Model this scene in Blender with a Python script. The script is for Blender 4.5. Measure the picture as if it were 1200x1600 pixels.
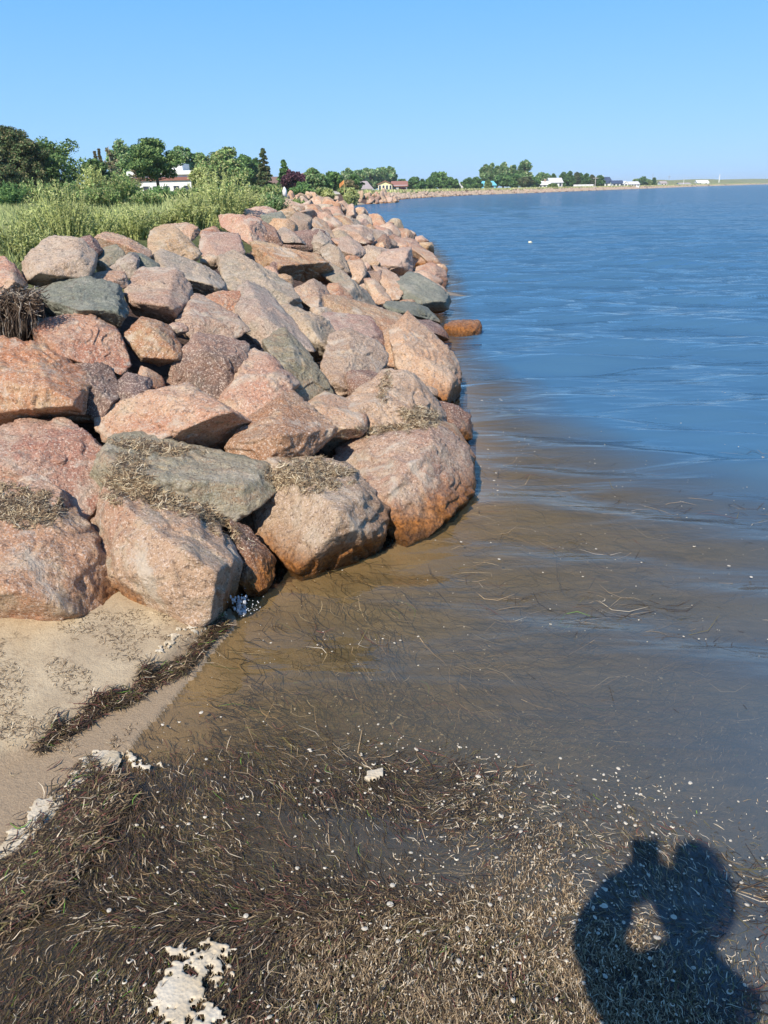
import bpy, bmesh, math, random
import numpy as np
from mathutils import Vector, Matrix
from mathutils.bvhtree import BVHTree

rng = np.random.default_rng(7)
random.seed(7)
sc = bpy.context.scene
for o in list(bpy.data.objects): bpy.data.objects.remove(o)

# ------------------------------------------------------------------ camera
FPX = 1202.0; EYE = 1.5
RHO = math.atan(25/1200.); TH = math.atan((800-298.6)*math.cos(RHO)/FPX)
_x0 = np.array([1, 0, 0.]); CF = np.array([0, math.cos(TH), -math.sin(TH)]); _u0 = np.array([0, math.sin(TH), math.cos(TH)])
CR = _x0*math.cos(RHO)-_u0*math.sin(RHO); CU = _u0*math.cos(RHO)+_x0*math.sin(RHO)
CAM = np.array([0, 0, EYE])
cd = bpy.data.cameras.new('camera'); cam = bpy.data.objects.new('camera', cd); sc.collection.objects.link(cam)
cd.sensor_fit = 'VERTICAL'; cd.sensor_height = 24; cd.sensor_width = 18; cd.lens = 24*FPX/1600
cd.clip_start = 0.02; cd.clip_end = 12000
m = Matrix.Identity(4)
for i, v in enumerate((CR, CU, -CF)):
    for j in range(3): m[j][i] = v[j]
m.translation = Vector(CAM); cam.matrix_world = m
sc.camera = cam

# ------------------------------------------------------------------ light
SUN_EL = math.radians(43.8); SUN_AZ = math.radians(180+23.5)     # azimuth of the sun, clockwise from +Y
w = bpy.data.worlds.new('World'); sc.world = w; w.use_nodes = True
nt = w.node_tree; nt.nodes.clear()
sky = nt.nodes.new('ShaderNodeTexSky'); sky.sky_type = 'NISHITA'; sky.sun_disc = False
sky.sun_elevation = SUN_EL; sky.sun_rotation = SUN_AZ
sky.altitude = 0; sky.air_density = 1.0; sky.dust_density = 0.3; sky.ozone_density = 3.0
bg = nt.nodes.new('ShaderNodeBackground'); bg.inputs[1].default_value = 0.122
wo = nt.nodes.new('ShaderNodeOutputWorld')
_tc = nt.nodes.new('ShaderNodeTexCoord'); _sx = nt.nodes.new('ShaderNodeSeparateXYZ'); nt.links.new(_tc.outputs['Generated'], _sx.inputs[0])
_cr = nt.nodes.new('ShaderNodeValToRGB'); _e = _cr.color_ramp.elements; nt.links.new(_sx.outputs[2], _cr.inputs[0])
_e.new(.2); _e.new(.55)
for _i, (_p, _c) in enumerate(((0, (2.2, 4.3, 7.1)), (.2, (1.05, 3.2, 6.5)), (.55, (.6, 2.1, 5.2)), (1., (.4, 1.4, 4.0)))): _e[_i].position = _p; _e[_i].color = (*_c, 1)
_mx = nt.nodes.new('ShaderNodeMix'); _mx.data_type = 'RGBA'; _mx.inputs[0].default_value = .88
nt.links.new(sky.outputs[0], _mx.inputs[6]); nt.links.new(_cr.outputs[0], _mx.inputs[7]); nt.links.new(_mx.outputs[2], bg.inputs[0]); nt.links.new(bg.outputs[0], wo.inputs[0])
sd_ = bpy.data.lights.new('sun', 'SUN'); sd_.energy = 5.0; sd_.angle = math.radians(0.5); sd_.color = (1, 0.90, 0.77)
sun = bpy.data.objects.new('sun', sd_); sc.collection.objects.link(sun)
sv = Vector((math.sin(SUN_AZ)*math.cos(SUN_EL), math.cos(SUN_AZ)*math.cos(SUN_EL), math.sin(SUN_EL)))
sun.rotation_euler = sv.to_track_quat('Z', 'Y').to_euler()
sc.view_settings.view_transform = 'Standard'; sc.view_settings.look = 'None'; sc.view_settings.gamma = 1
sc.view_settings.exposure = 0.42
sc.render.engine = 'CYCLES'
sc.cycles.use_denoising = True; sc.cycles.max_bounces = 6; sc.cycles.transparent_max_bounces = 12
sc.cycles.caustics_reflective = False; sc.cycles.caustics_refractive = False

# ------------------------------------------------------------------ helpers
def ray(x, y): return CF+CR*(x-600)/FPX+CU*(800-y)/FPX
def gp(x, y, z=0.):
    r = ray(x, y); return CAM+r*(z-EYE)/r[2]
def at(x, y, dist):                    # the point at forward distance dist (metres along +Y) seen at that pixel
    r = ray(x, y); return CAM+r*dist/r[1]
def proj(P):
    v = np.asarray(P)-CAM; zz = v@CF
    return 600+FPX*(v@CR)/zz, 800-FPX*(v@CU)/zz, zz

def _h(ix, iy, iz, seed):
    n = (ix*374761393+iy*668265263+iz*2147483647+seed*1274126177) & 0xffffffff
    n = ((n ^ (n >> 13))*1274126177) & 0xffffffff
    n = (n ^ (n >> 16)); return (n & 0xffff)/32767.5-1.0
def vnoise(p, seed=0):
    p = np.asarray(p, float); i = np.floor(p).astype(np.int64); f = p-i; u = f*f*f*(f*(f*6-15)+10)
    x, y, z = i[:, 0], i[:, 1], i[:, 2]; ux, uy, uz = u[:, 0], u[:, 1], u[:, 2]
    def c(a, b, d): return _h(x+a, y+b, z+d, seed)
    x00 = c(0,0,0)*(1-ux)+c(1,0,0)*ux; x10 = c(0,1,0)*(1-ux)+c(1,1,0)*ux
    x01 = c(0,0,1)*(1-ux)+c(1,0,1)*ux; x11 = c(0,1,1)*(1-ux)+c(1,1,1)*ux
    return (x00*(1-uy)+x10*uy)*(1-uz)+(x01*(1-uy)+x11*uy)*uz
def fbm(p, seed=0, octv=4, gain=.5):
    a = 1.; s = 0; t = 0
    for k in range(octv):
        s = s+a*vnoise(p, seed+k*17); t += a; a *= gain; p = p*2.03+11.3
    return s/t
def n2(x, y, sc_, seed=0, octv=3):
    p = np.stack([np.asarray(x)*sc_, np.asarray(y)*sc_, np.zeros_like(x)+.37], 1); return fbm(p, seed, octv)
def sstep(a, b, x): t = np.clip((x-a)/(b-a), 0, 1); return t*t*(3-2*t)

def tag(o, label=None, cat=None, group=None, kind=None):
    if label: o['label'] = label
    if cat: o['category'] = cat
    if group: o['group'] = group
    if kind: o['kind'] = kind
    return o
def link(o, parent=None):
    sc.collection.objects.link(o)
    if parent is not None: o.parent = parent
    return o
def empty(name, loc, rz=0): 
    o = bpy.data.objects.new(name, None); o.location = loc; o.rotation_euler = (0, 0, rz); o.empty_display_size = .1; return link(o)
def mesh_np(name, V, F, mats, mi=None, smooth=False, sharp=None):
    V = np.asarray(V, np.float32); F = np.asarray(F, np.int32); me = bpy.data.meshes.new(name)
    k = F.shape[1]; me.vertices.add(len(V)); me.vertices.foreach_set('co', V.ravel())
    me.loops.add(F.size); me.loops.foreach_set('vertex_index', F.ravel())
    me.polygons.add(len(F)); me.polygons.foreach_set('loop_start', np.arange(0, F.size, k, dtype=np.int32))
    try: me.polygons.foreach_set('loop_total', np.full(len(F), k, np.int32))
    except Exception: pass
    if mi is not None: me.polygons.foreach_set('material_index', np.asarray(mi, np.int32))
    me.update(calc_edges=True)
    me.polygons.foreach_set('use_smooth', np.full(len(F), smooth))
    for mm in (mats if isinstance(mats, (list, tuple)) else [mats]): me.materials.append(mm)
    if sharp: me.set_sharp_from_angle(angle=sharp)
    return me
def obj_np(name, V, F, mats, mi=None, parent=None, loc=(0, 0, 0), **k):
    o = bpy.data.objects.new(name, mesh_np(name, V, F, mats, mi, **k)); o.location = loc; return link(o, parent)

class MB:                              # polygon collector
    def __init__(s): s.v = []; s.f = []; s.m = []
    def poly(s, pts, m=0): b = len(s.v); s.v += [tuple(p) for p in pts]; s.f.append(tuple(range(b, b+len(pts)))); s.m.append(m)
    def box(s, a, b, m=0):
        x0, y0, z0 = a; x1, y1, z1 = b; n = len(s.v)
        s.v += [(x0,y0,z0),(x1,y0,z0),(x1,y1,z0),(x0,y1,z0),(x0,y0,z1),(x1,y0,z1),(x1,y1,z1),(x0,y1,z1)]
        for f in ((0,3,2,1),(4,5,6,7),(0,1,5,4),(1,2,6,5),(2,3,7,6),(3,0,4,7)): s.f.append(tuple(n+i for i in f)); s.m.append(m)
    def prism(s, prof, y0, y1, m=0):   # profile in x,z swept along y
        n = len(prof); b = len(s.v)
        s.v += [(x, y0, z) for x, z in prof]+[(x, y1, z) for x, z in prof]
        s.f.append(tuple(b+i for i in range(n))); s.f.append(tuple(b+n+i for i in reversed(range(n)))); s.m += [m, m]
        for i in range(n): j = (i+1) % n; s.f.append((b+i, b+n+i, b+n+j, b+j)); s.m.append(m)
    def tube(s, pts, rad, seg=6, m=0, cap=True):
        b = len(s.v); n = len(pts)
        for i, p in enumerate(pts):
            p = Vector(p); q = Vector(pts[min(i+1, n-1)]); r = Vector(pts[max(i-1, 0)]); t = (q-r).normalized()
            a = t.cross(Vector((0, 0, 1)) if abs(t.z) < .9 else Vector((1, 0, 0))).normalized(); c = t.cross(a)
            R = rad[i] if hasattr(rad, '__len__') else rad
            for k in range(seg):
                an = 2*math.pi*k/seg; s.v.append(tuple(p+a*math.cos(an)*R+c*math.sin(an)*R))
        for i in range(n-1):
            for k in range(seg):
                k2 = (k+1) % seg; s.f.append((b+i*seg+k, b+i*seg+k2, b+(i+1)*seg+k2, b+(i+1)*seg+k)); s.m.append(m)
        if cap: s.f.append(tuple(b+k for k in reversed(range(seg)))); s.f.append(tuple(b+(n-1)*seg+k for k in range(seg))); s.m += [m, m]
    def build(s, name, mats, parent=None, smooth=False):
        me = bpy.data.meshes.new(name); me.from_pydata(s.v, [], s.f)
        for mm in (mats if isinstance(mats, (list, tuple)) else [mats]): me.materials.append(mm)
        me.polygons.foreach_set('material_index', s.m); me.polygons.foreach_set('use_smooth', [smooth]*len(s.f)); me.update()
        return link(bpy.data.objects.new(name, me), parent)

# ------------------------------------------------------------------ materials
class NT:
    def __init__(s, name):
        s.mat = bpy.data.materials.new(name); s.mat.use_nodes = True; s.t = s.mat.node_tree; s.t.nodes.clear()
        s.out = s.n('ShaderNodeOutputMaterial')
    def n(s, typ, **k):
        x = s.t.nodes.new(typ)
        for a, b in k.items(): setattr(x, a, b)
        return x
    def l(s, a, b): s.t.links.new(a, b)
    def noise(s, vec, scale, detail=4, rough=.55, dist=0.):
        x = s.n('ShaderNodeTexNoise'); x.inputs['Scale'].default_value = scale; x.inputs['Detail'].default_value = detail
        x.inputs['Roughness'].default_value = rough; x.inputs['Distortion'].default_value = dist
        if vec is not None: s.l(vec, x.inputs['Vector'])
        return x.outputs[0]
    def ramp(s, fac, stops, interp='LINEAR'):
        x = s.n('ShaderNodeValToRGB'); x.color_ramp.interpolation = interp; e = x.color_ramp.elements
        while len(e) < len(stops): e.new(.5)
        for i, (p, c) in enumerate(stops):
            e[i].position = p; e[i].color = (c, c, c, 1) if not hasattr(c, '__len__') else (*c, 1)
        s.l(fac, x.inputs[0]); return x.outputs[0]
    def mix(s, fac, a, b, typ='MIX'):
        x = s.n('ShaderNodeMix', data_type='RGBA', blend_type=typ)
        for v, i in ((fac, 0), (a, 6), (b, 7)):
            if isinstance(v, (int, float)): x.inputs[i].default_value = v
            elif isinstance(v, tuple): x.inputs[i].default_value = (*v, 1)
            else: s.l(v, x.inputs[i])
        return x.outputs[2]
    def math(s, op, a, b=0., c=None):
        x = s.n('ShaderNodeMath', operation=op)
        for v, i in ((a, 0), (b, 1), (c, 2)):
            if v is None: continue
            if isinstance(v, (int, float)): x.inputs[i].default_value = v
            else: s.l(v, x.inputs[i])
        return x.outputs[0]
    def bump(s, h, strength=.5, dist=.01, normal=None):
        x = s.n('ShaderNodeBump'); x.inputs['Strength'].default_value = strength; x.inputs['Distance'].default_value = dist
        s.l(h, x.inputs['Height'])
        if normal is not None: s.l(normal, x.inputs['Normal'])
        return x.outputs[0]
    def bsdf(s, col, rough=.9, normal=None, spec=.3):
        x = s.n('ShaderNodeBsdfPrincipled')
        if isinstance(col, tuple): x.inputs['Base Color'].default_value = (*col, 1)
        else: s.l(col, x.inputs['Base Color'])
        if isinstance(rough, (int, float)): x.inputs['Roughness'].default_value = rough
        else: s.l(rough, x.inputs['Roughness'])
        x.inputs['Specular IOR Level'].default_value = spec
        if normal is not None: s.l(normal, x.inputs['Normal'])
        return x
    def done(s, sh): s.l(sh, s.out.inputs[0]); return s.mat

def plain(name, col, rough=.8, var=.15, scale=3., spec=.3):
    t = NT(name); tc = t.n('ShaderNodeTexCoord'); nz = t.noise(tc.outputs['Object'], scale, 4)
    c = t.mix(t.ramp(nz, [(.3, 0), (.7, 1)]), tuple(x*(1-var) for x in col), tuple(min(1, x*(1+var)) for x in col))
    return t.done(t.bsdf(c, rough, None, spec).outputs[0])

def rock_mat(name, c1, c2, c3, fleck=(.62, .5, .4), dark=(.07, .045, .035), lichen=.65, band=False):
    t = NT(name); tc = t.n('ShaderNodeTexCoord'); oi = t.n('ShaderNodeObjectInfo'); geo = t.n('ShaderNodeNewGeometry')
    off = t.n('ShaderNodeVectorMath', operation='MULTIPLY'); t.l(oi.outputs['Random'], off.inputs[0]); off.inputs[1].default_value = (37, 91, 53)
    ad = t.n('ShaderNodeVectorMath', operation='ADD'); t.l(tc.outputs['Object'], ad.inputs[0]); t.l(off.outputs[0], ad.inputs[1]); v = ad.outputs[0]
    vs = v
    if band:
        mp = t.n('ShaderNodeMapping'); mp.inputs['Scale'].default_value = (1, 1.6, 4); mp.inputs['Rotation'].default_value = (.5, .6, 0); t.l(v, mp.inputs[0]); vs = mp.outputs[0]
    big = t.noise(vs, 2.6, 5, .6, .6)
    col = t.mix(t.ramp(big, [(.36, 0), (.58, 1)]), c1, c2)
    col = t.mix(t.ramp(t.noise(vs, 6.5, 6, .65, .4), [(.48, 0), (.66, .8)]), col, c3)
    # object to object variation
    hs = t.n('ShaderNodeHueSaturation'); t.l(col, hs.inputs['Color'])
    t.l(t.math('MULTIPLY_ADD', oi.outputs['Random'], .022, .491), hs.inputs['Hue'])
    fr = t.math('FRACT', t.math('MULTIPLY', oi.outputs['Random'], 7.13)); t.l(t.math('MULTIPLY_ADD', fr, .34, .84), hs.inputs['Value'])
    fr2 = t.math('FRACT', t.math('MULTIPLY', oi.outputs['Random'], 13.7)); t.l(t.math('MULTIPLY_ADD', fr2, .35, .8), hs.inputs['Saturation'])
    col = hs.outputs[0]
    # mineral grain
    g1 = t.noise(v, 95, 3, .7); g2 = t.noise(v, 60, 2, .6, .3); g3 = t.noise(v, 190, 2, .6)
    col = t.mix(t.ramp(g1, [(.53, 0), (.62, .85)]), col, fleck)
    col = t.mix(t.ramp(g2, [(.35, .55), (.43, 0)]), col, dark)
    col = t.mix(t.ramp(g3, [(.3, .45), (.45, 0), (.58, 0), (.7, .4)]), col, t.mix(t.ramp(g3, [(.49, 0), (.51, 1)]), dark, fleck))
    # pale weathering crust and dark lichen
    l1 = t.noise(v, 3.4, 7, .72, .8)
    col = t.mix(t.ramp(l1, [(.55, 0), (.63, lichen)]), col, (.55, .48, .38))
    l2 = t.noise(v, 5.2, 8, .75, 1.2)
    col = t.mix(t.ramp(l2, [(.60, 0), (.67, .55)]), col, (.12, .085, .07))
    l3 = t.noise(v, 2.1, 8, .7, .5)
    col = t.mix(t.ramp(l3, [(.60, 0), (.68, .5)]), col, (.17, .17, .12))
    # stained and wet foot at the water line
    sx = t.n('ShaderNodeSeparateXYZ'); t.l(geo.outputs['Position'], sx.inputs[0])
    zz = t.math('ADD', sx.outputs[2], t.math('MULTIPLY', t.math('SUBTRACT', big, .5), .22))
    sea = t.math('GREATER_THAN', sx.outputs[1], 2.55)
    st = t.math('MULTIPLY', t.ramp(zz, [(.07, 1), (.19, 0)]), sea)
    col = t.mix(t.math('MULTIPLY', st, .95), col, t.mix(t.ramp(g2, [(.4, 0), (.6, 1)]), (.15, .055, .012), (.36, .14, .03)))
    wet = t.math('MULTIPLY', t.ramp(zz, [(.02, 1), (.06, 0)]), sea)
    col = t.mix(t.math('MULTIPLY', wet, .6), col, (.03, .018, .008))
    rough = t.math('MULTIPLY_ADD', st, -.6, .88)
    h = t.math('ADD', t.noise(v, 16, 8, .7, .3), t.math('MULTIPLY', t.noise(v, 70, 4, .7), .35))
    nm = t.bump(h, 1., .03)
    nm = t.bump(g3, .35, .003, nm)
    return t.done(t.bsdf(col, rough, nm, .25).outputs[0])

RM = {
 'P': rock_mat('pink_granite', (.42, .205, .125), (.48, .29, .185), (.53, .41, .28)),
 'O': rock_mat('orange_granite', (.40, .235, .14), (.47, .31, .20), (.50, .385, .275)),
 'B': rock_mat('beige_grey_granite', (.36, .26, .19), (.46, .35, .25), (.27, .25, .19), lichen=.6),
 'G': rock_mat('grey_green_stone', (.15, .165, .125), (.21, .21, .16), (.26, .26, .20), fleck=(.3, .3, .25), lichen=.2),
 'S': rock_mat('banded_green_stone', (.27, .235, .155), (.35, .285, .20), (.38, .24, .16), fleck=(.4, .38, .3), lichen=.35, band=True),
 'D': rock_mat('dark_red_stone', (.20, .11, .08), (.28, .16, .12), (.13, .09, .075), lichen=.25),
}

def sand_mat():
    t = NT('sand'); geo = t.n('ShaderNodeNewGeometry'); p = geo.outputs['Position']; sx = t.n('ShaderNodeSeparateXYZ'); t.l(p, sx.inputs[0]); z = sx.outputs[2]
    a = t.noise(p, 3, 6, .6, .4); b = t.noise(p, 240, 3, .6); c = t.noise(p, 26, 6, .7, .3)
    dry = t.mix(t.ramp(a, [(.35, 0), (.65, 1)]), (.42, .325, .20), (.53, .43, .28))
    dry = t.mix(t.ramp(b, [(.35, .5), (.5, 0)]), dry, (.2, .14, .09))
    dry = t.mix(t.ramp(c, [(.55, 0), (.66, .55)]), dry, (.22, .15, .09))
    dry = t.mix(t.ramp(t.noise(p, 1.6, 5, .6), [(.5, 0), (.62, .35)]), dry, (.24, .18, .12))
    wet = t.mix(t.ramp(b, [(.35, 0), (.65, 1)]), (.25, .18, .11), (.34, .255, .16))
    zw = t.math('ADD', z, t.math('MULTIPLY', t.math('SUBTRACT', a, .5), .03))
    f = t.ramp(t.math('MULTIPLY', zw, 4), [(.14, 0), (.25, 1)])
    col = t.mix(f, wet, dry)
    # sunk seagrass litter lying on the bed
    d1 = t.noise(p, 1.1, 6, .65, .7); mpn = t.n('ShaderNodeMapping'); mpn.inputs['Scale'].default_value = (1, 4, 1); mpn.inputs['Rotation'].default_value = (0, 0, -.35); t.l(p, mpn.inputs[0])
    d2 = t.noise(mpn.outputs[0], 5, 8, .75, 1.2)
    bed = t.mix(t.ramp(d2, [(.36, 0), (.56, 1)]), (.05, .04, .022), (.23, .18, .10)); lit = t.n('ShaderNodeAttribute', attribute_name='litter').outputs['Fac']
    dm = t.math('MULTIPLY', t.ramp(t.math('ADD', d1, t.math('MULTIPLY', t.math('SUBTRACT', d2, .5), .6)), [(.38, 0), (.55, .92)]), t.ramp(t.math('MULTIPLY', z, -4), [(.08, 0), (.3, 1)]))
    col = t.mix(t.ramp(t.math('MULTIPLY', z, -4), [(.03, 0), (.28, .75)]), col, (.145, .115, .06)); col = t.mix(dm, col, bed); col = t.mix(t.math('MULTIPLY', lit, t.ramp(t.noise(p, 14, 6, .75, .5), [(.35, 1), (.65, .55)])), col, t.mix(t.ramp(t.noise(p, 90, 4, .8), [(.4, 0), (.62, 1)]), (.022, .015, .009), (.12, .085, .045)))
    h = t.math('ADD', t.noise(p, 30, 6, .7), t.math('MULTIPLY', b, .15))
    nm = t.bump(h, .6, .012)
    rough = t.math('MULTIPLY_ADD', f, .45, .5)
    return t.done(t.bsdf(col, rough, nm, .3).outputs[0])
M_SAND = sand_mat()
def soil_mat():
    t = NT('rubble_soil'); p = t.n('ShaderNodeNewGeometry').outputs['Position']
    v = t.n('ShaderNodeTexVoronoi'); v.inputs['Scale'].default_value = 9; t.l(p, v.inputs['Vector'])
    col = t.mix(t.ramp(t.noise(p, 7, 6, .7), [(.35, 0), (.65, 1)]), (.07, .04, .028), (.17, .11, .08))
    h = t.math('ADD', v.outputs[0], t.noise(p, 25, 5, .7))
    return t.done(t.bsdf(col, .95, t.bump(h, 1, .06)).outputs[0])
M_SOIL = soil_mat()
def meadow_mat():
    t = NT('meadow_ground'); p = t.n('ShaderNodeNewGeometry').outputs['Position']
    a = t.noise(p, .12, 5, .6); b = t.noise(p, 1.7, 6, .7); c = t.noise(p, 14, 5, .8)
    col = t.mix(t.ramp(a, [(.4, 0), (.6, 1)]), (.26, .30, .10), (.42, .36, .16))
    col = t.mix(t.ramp(b, [(.4, .7), (.6, 0)]), col, (.07, .11, .03))
    col = t.mix(t.ramp(c, [(.3, .8), (.55, 0)]), col, (.05, .06, .02))
    return t.done(t.bsdf(col, .95, t.bump(c, 1, .15)).outputs[0])
M_MEADOW = meadow_mat()
def water_mat():
    t = NT('sea_water'); p = t.n('ShaderNodeNewGeometry').outputs['Position']
    at_ = t.n('ShaderNodeAttribute', attribute_name='murk_sky'); am = t.n('ShaderNodeAttribute', attribute_name='chop')
    mp = t.n('ShaderNodeMapping'); mp.inputs['Scale'].default_value = (.62, 2.6, 1); mp.inputs['Rotation'].default_value = (0, 0, .16); t.l(p, mp.inputs[0])
    r1 = t.noise(mp.outputs[0], 1.15, 3, .5, .2); r2 = t.noise(mp.outputs[0], 3.2, 4, .55, .3); r3 = t.noise(mp.outputs[0], .18, 2, .5)
    hh = t.math('ADD', t.math('MULTIPLY', r1, 1.1), t.math('MULTIPLY', r2, .22)); hh = t.math('ADD', hh, t.math('MULTIPLY', r3, .8))
    b = t.n('ShaderNodeBump'); b.inputs['Strength'].default_value = 1.; t.l(t.math('MULTIPLY', am.outputs['Fac'], .30), b.inputs['Distance']); t.l(hh, b.inputs['Height'])
    fr = t.n('ShaderNodeFresnel'); t.l(t.math('MULTIPLY_ADD', t.n('ShaderNodeNewGeometry').outputs['Backfacing'], 1/1.38-1.38, 1.38), fr.inputs['IOR']); t.l(b.outputs[0], fr.inputs['Normal'])
    gl = t.n('ShaderNodeBsdfGlossy'); gl.inputs['Roughness'].default_value = .07; t.l(b.outputs[0], gl.inputs['Normal'])
    tr = t.n('ShaderNodeBsdfTransparent'); tr.inputs[0].default_value = (.93, .86, .70, 1)
    df = t.n('ShaderNodeBsdfDiffuse')
    cc = t.mix(t.ramp(at_.outputs['Fac'], [(.08, 0), (.62, 1)]), (.135, .112, .066), (.05, .125, .21)); t.l(cc, df.inputs[0])  # brown silt inshore; offshore blue paints the reflected sky into the diffuse colour
    m1 = t.n('ShaderNodeMixShader'); mk = t.math('MINIMUM', t.math('MULTIPLY_ADD', at_.outputs['Fac'], 1.35, .13), 1.0); t.l(mk, m1.inputs[0]); t.l(tr.outputs[0], m1.inputs[1]); t.l(df.outputs[0], m1.inputs[2])
    m2 = t.n('ShaderNodeMixShader'); t.l(fr.outputs[0], m2.inputs[0]); t.l(m1.outputs[0], m2.inputs[1]); t.l(gl.outputs[0], m2.inputs[2])
    return t.done(m2.outputs[0])
M_WATER = water_mat()
def leafm(name, col, tr=.22, var=.3):
    if 'grass' not in name and 'lime' not in name: col = tuple(min(.5, x*3.4) for x in col)
    t = NT(name); geo = t.n('ShaderNodeNewGeometry'); nz = t.noise(geo.outputs['Position'], .9, 5, .7)
    r = geo.outputs['Random Per Island']
    c = t.mix(t.ramp(nz, [(.35, 0), (.65, 1)]), tuple(x*(1-var) for x in col), tuple(x*(1+var) for x in col))
    c = t.mix(r, t.mix(.32, c, (.02, .03, .01)), c)
    d = t.n('ShaderNodeBsdfDiffuse'); t.l(c, d.inputs[0]); tl = t.n('ShaderNodeBsdfTranslucent'); t.l(c, tl.inputs[0])
    mx = t.n('ShaderNodeMixShader'); mx.inputs[0].default_value = tr; t.l(d.outputs[0], mx.inputs[1]); t.l(tl.outputs[0], mx.inputs[2])
    return t.done(mx.outputs[0])
def strandm(name, col, rough=.6, var=.3):
    t = NT(name); geo = t.n('ShaderNodeNewGeometry'); r = geo.outputs['Random Per Island']
    c = t.mix(r, tuple(x*(1-var) for x in col), tuple(x*(1+var) for x in col))
    return t.done(t.bsdf(c, rough, None, .35).outputs[0])
SM = [strandm('seagrass_dark', (.035, .024, .014)), strandm('seagrass_brown', (.085, .055, .028)), strandm('seagrass_olive', (.12, .10, .035)),
      strandm('seagrass_tan', (.28, .20, .11)), strandm('seagrass_pale', (.48, .40, .28)), strandm('seagrass_red', (.13, .05, .035)), strandm('seagrass_green', (.12, .22, .03))]
DRY = [strandm('dry_straw', (.42, .33, .20), .9), strandm('dry_brown', (.22, .15, .085), .9), strandm('dry_dark', (.07, .045, .028), .9), strandm('dry_pale', (.55, .47, .33), .9)]
def foam_mat():
    t = NT('foam'); p = t.n('ShaderNodeNewGeometry').outputs['Position']; v = t.n('ShaderNodeTexVoronoi'); v.inputs['Scale'].default_value = 130; t.l(p, v.inputs['Vector'])
    c = t.mix(t.ramp(t.noise(p, 12, 5, .6), [(.35, 0), (.65, 1)]), (.43, .35, .23), (.54, .48, .37))
    c = t.mix(t.ramp(v.outputs[0], [(.0, .5), (.25, 0)]), c, (.35, .25, .14))
    return t.done(t.bsdf(c, .5, t.bump(v.outputs[0], .6, .0025)).outputs[0])
M_FOAM = foam_mat()
def bark(name, col): 
    t = NT(name); p = t.n('ShaderNodeTexCoord').outputs['Object']; nz = t.noise(p, 8, 5, .7)
    return t.done(t.bsdf(t.mix(nz, tuple(x*.6 for x in col), tuple(x*1.3 for x in col)), .95, t.bump(nz, 1, .05)).outputs[0])
M_BARK = bark('bark', (.13, .10, .075)); M_BARKG = bark('grey_bark', (.32, .28, .23))
white_w = plain('white_paint', (.78, .78, .76), .6, .04, 1); 

# ------------------------------------------------------------------ coast lines
def P2(x, y, z=0.): return gp(x, y, z)[:2]
TOE_NEAR = [(-9, 1.6), (-3.2, 2.15), P2(0, 972, .1), P2(180, 930, .08), P2(330, 950, .03), P2(400, 915), P2(480, 885), P2(600, 850), P2(640, 828), P2(735, 765), P2(732, 680), P2(718, 600), P2(698, 530),
            P2(694, 460), P2(688, 430), P2(665, 378), (1.1, 29), (-.4, 34), (-3, 43), (-6, 58), (-8.5, 76), (-7.5, 90)]
PROM = [P2(523, 321.5), P2(580, 319), P2(627, 316), (3.0, 124), (2.0, 138)]
FAR = [P2(630, 311.3), P2(660, 309), P2(740, 304.7), P2(830, 301.5), P2(900, 298.7), P2(1000, 295), P2(1100, 291), P2(1200, 288), (800, 1450), (1500, 2000), (3500, 3600)]
LAND = np.array(TOE_NEAR+PROM+FAR+[(-3500, 3600), (-3500, -60), (-9, -60)], float)
BEACH = np.array([P2(372, 975), P2(350, 1000), P2(262, 1105), P2(180, 1195), P2(120, 1235), P2(60, 1300), P2(0, 1350), (-.93, 1.0), (-.95, .4), (-1.0, -1.5), (-1.2, -60), (-60, -60), (-60, 4), (-4, 3.4), (-1.5, 3.4), (-.75, 3.0)], float)
SCARP = np.array([P2(352, 965, .02), P2(300, 1010, .02), P2(215, 1078, .02), P2(110, 1130, .02), P2(60, 1165, .02), P2(0, 1200, .02), (-1.35, 1.45), (-1.4, .5), (-1.6, -60), (-60, -60), (-60, 4), (-4, 3.4), (-1.5, 3.4), (-.75, 3.0)], float)
def sdist(poly, x, y):
    x = np.asarray(x, float); y = np.asarray(y, float); d = np.full(x.shape, 1e18); ins = np.zeros(x.shape, bool); n = len(poly)
    for i in range(n):
        a = poly[i]; b = poly[(i+1) % n]; ex, ey = b-a; wx = x-a[0]; wy = y-a[1]
        t = np.clip((wx*ex+wy*ey)/(ex*ex+ey*ey+1e-12), 0, 1); d = np.minimum(d, (wx-ex*t)**2+(wy-ey*t)**2)
        c = ((a[1] > y) != (b[1] > y)); 
        if abs(ey) > 1e-12: ins ^= c & (x < ex*(y-a[1])/ey+a[0])
    d = np.sqrt(d); return np.where(ins, d, -d)
TOP = 1.16
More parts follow.
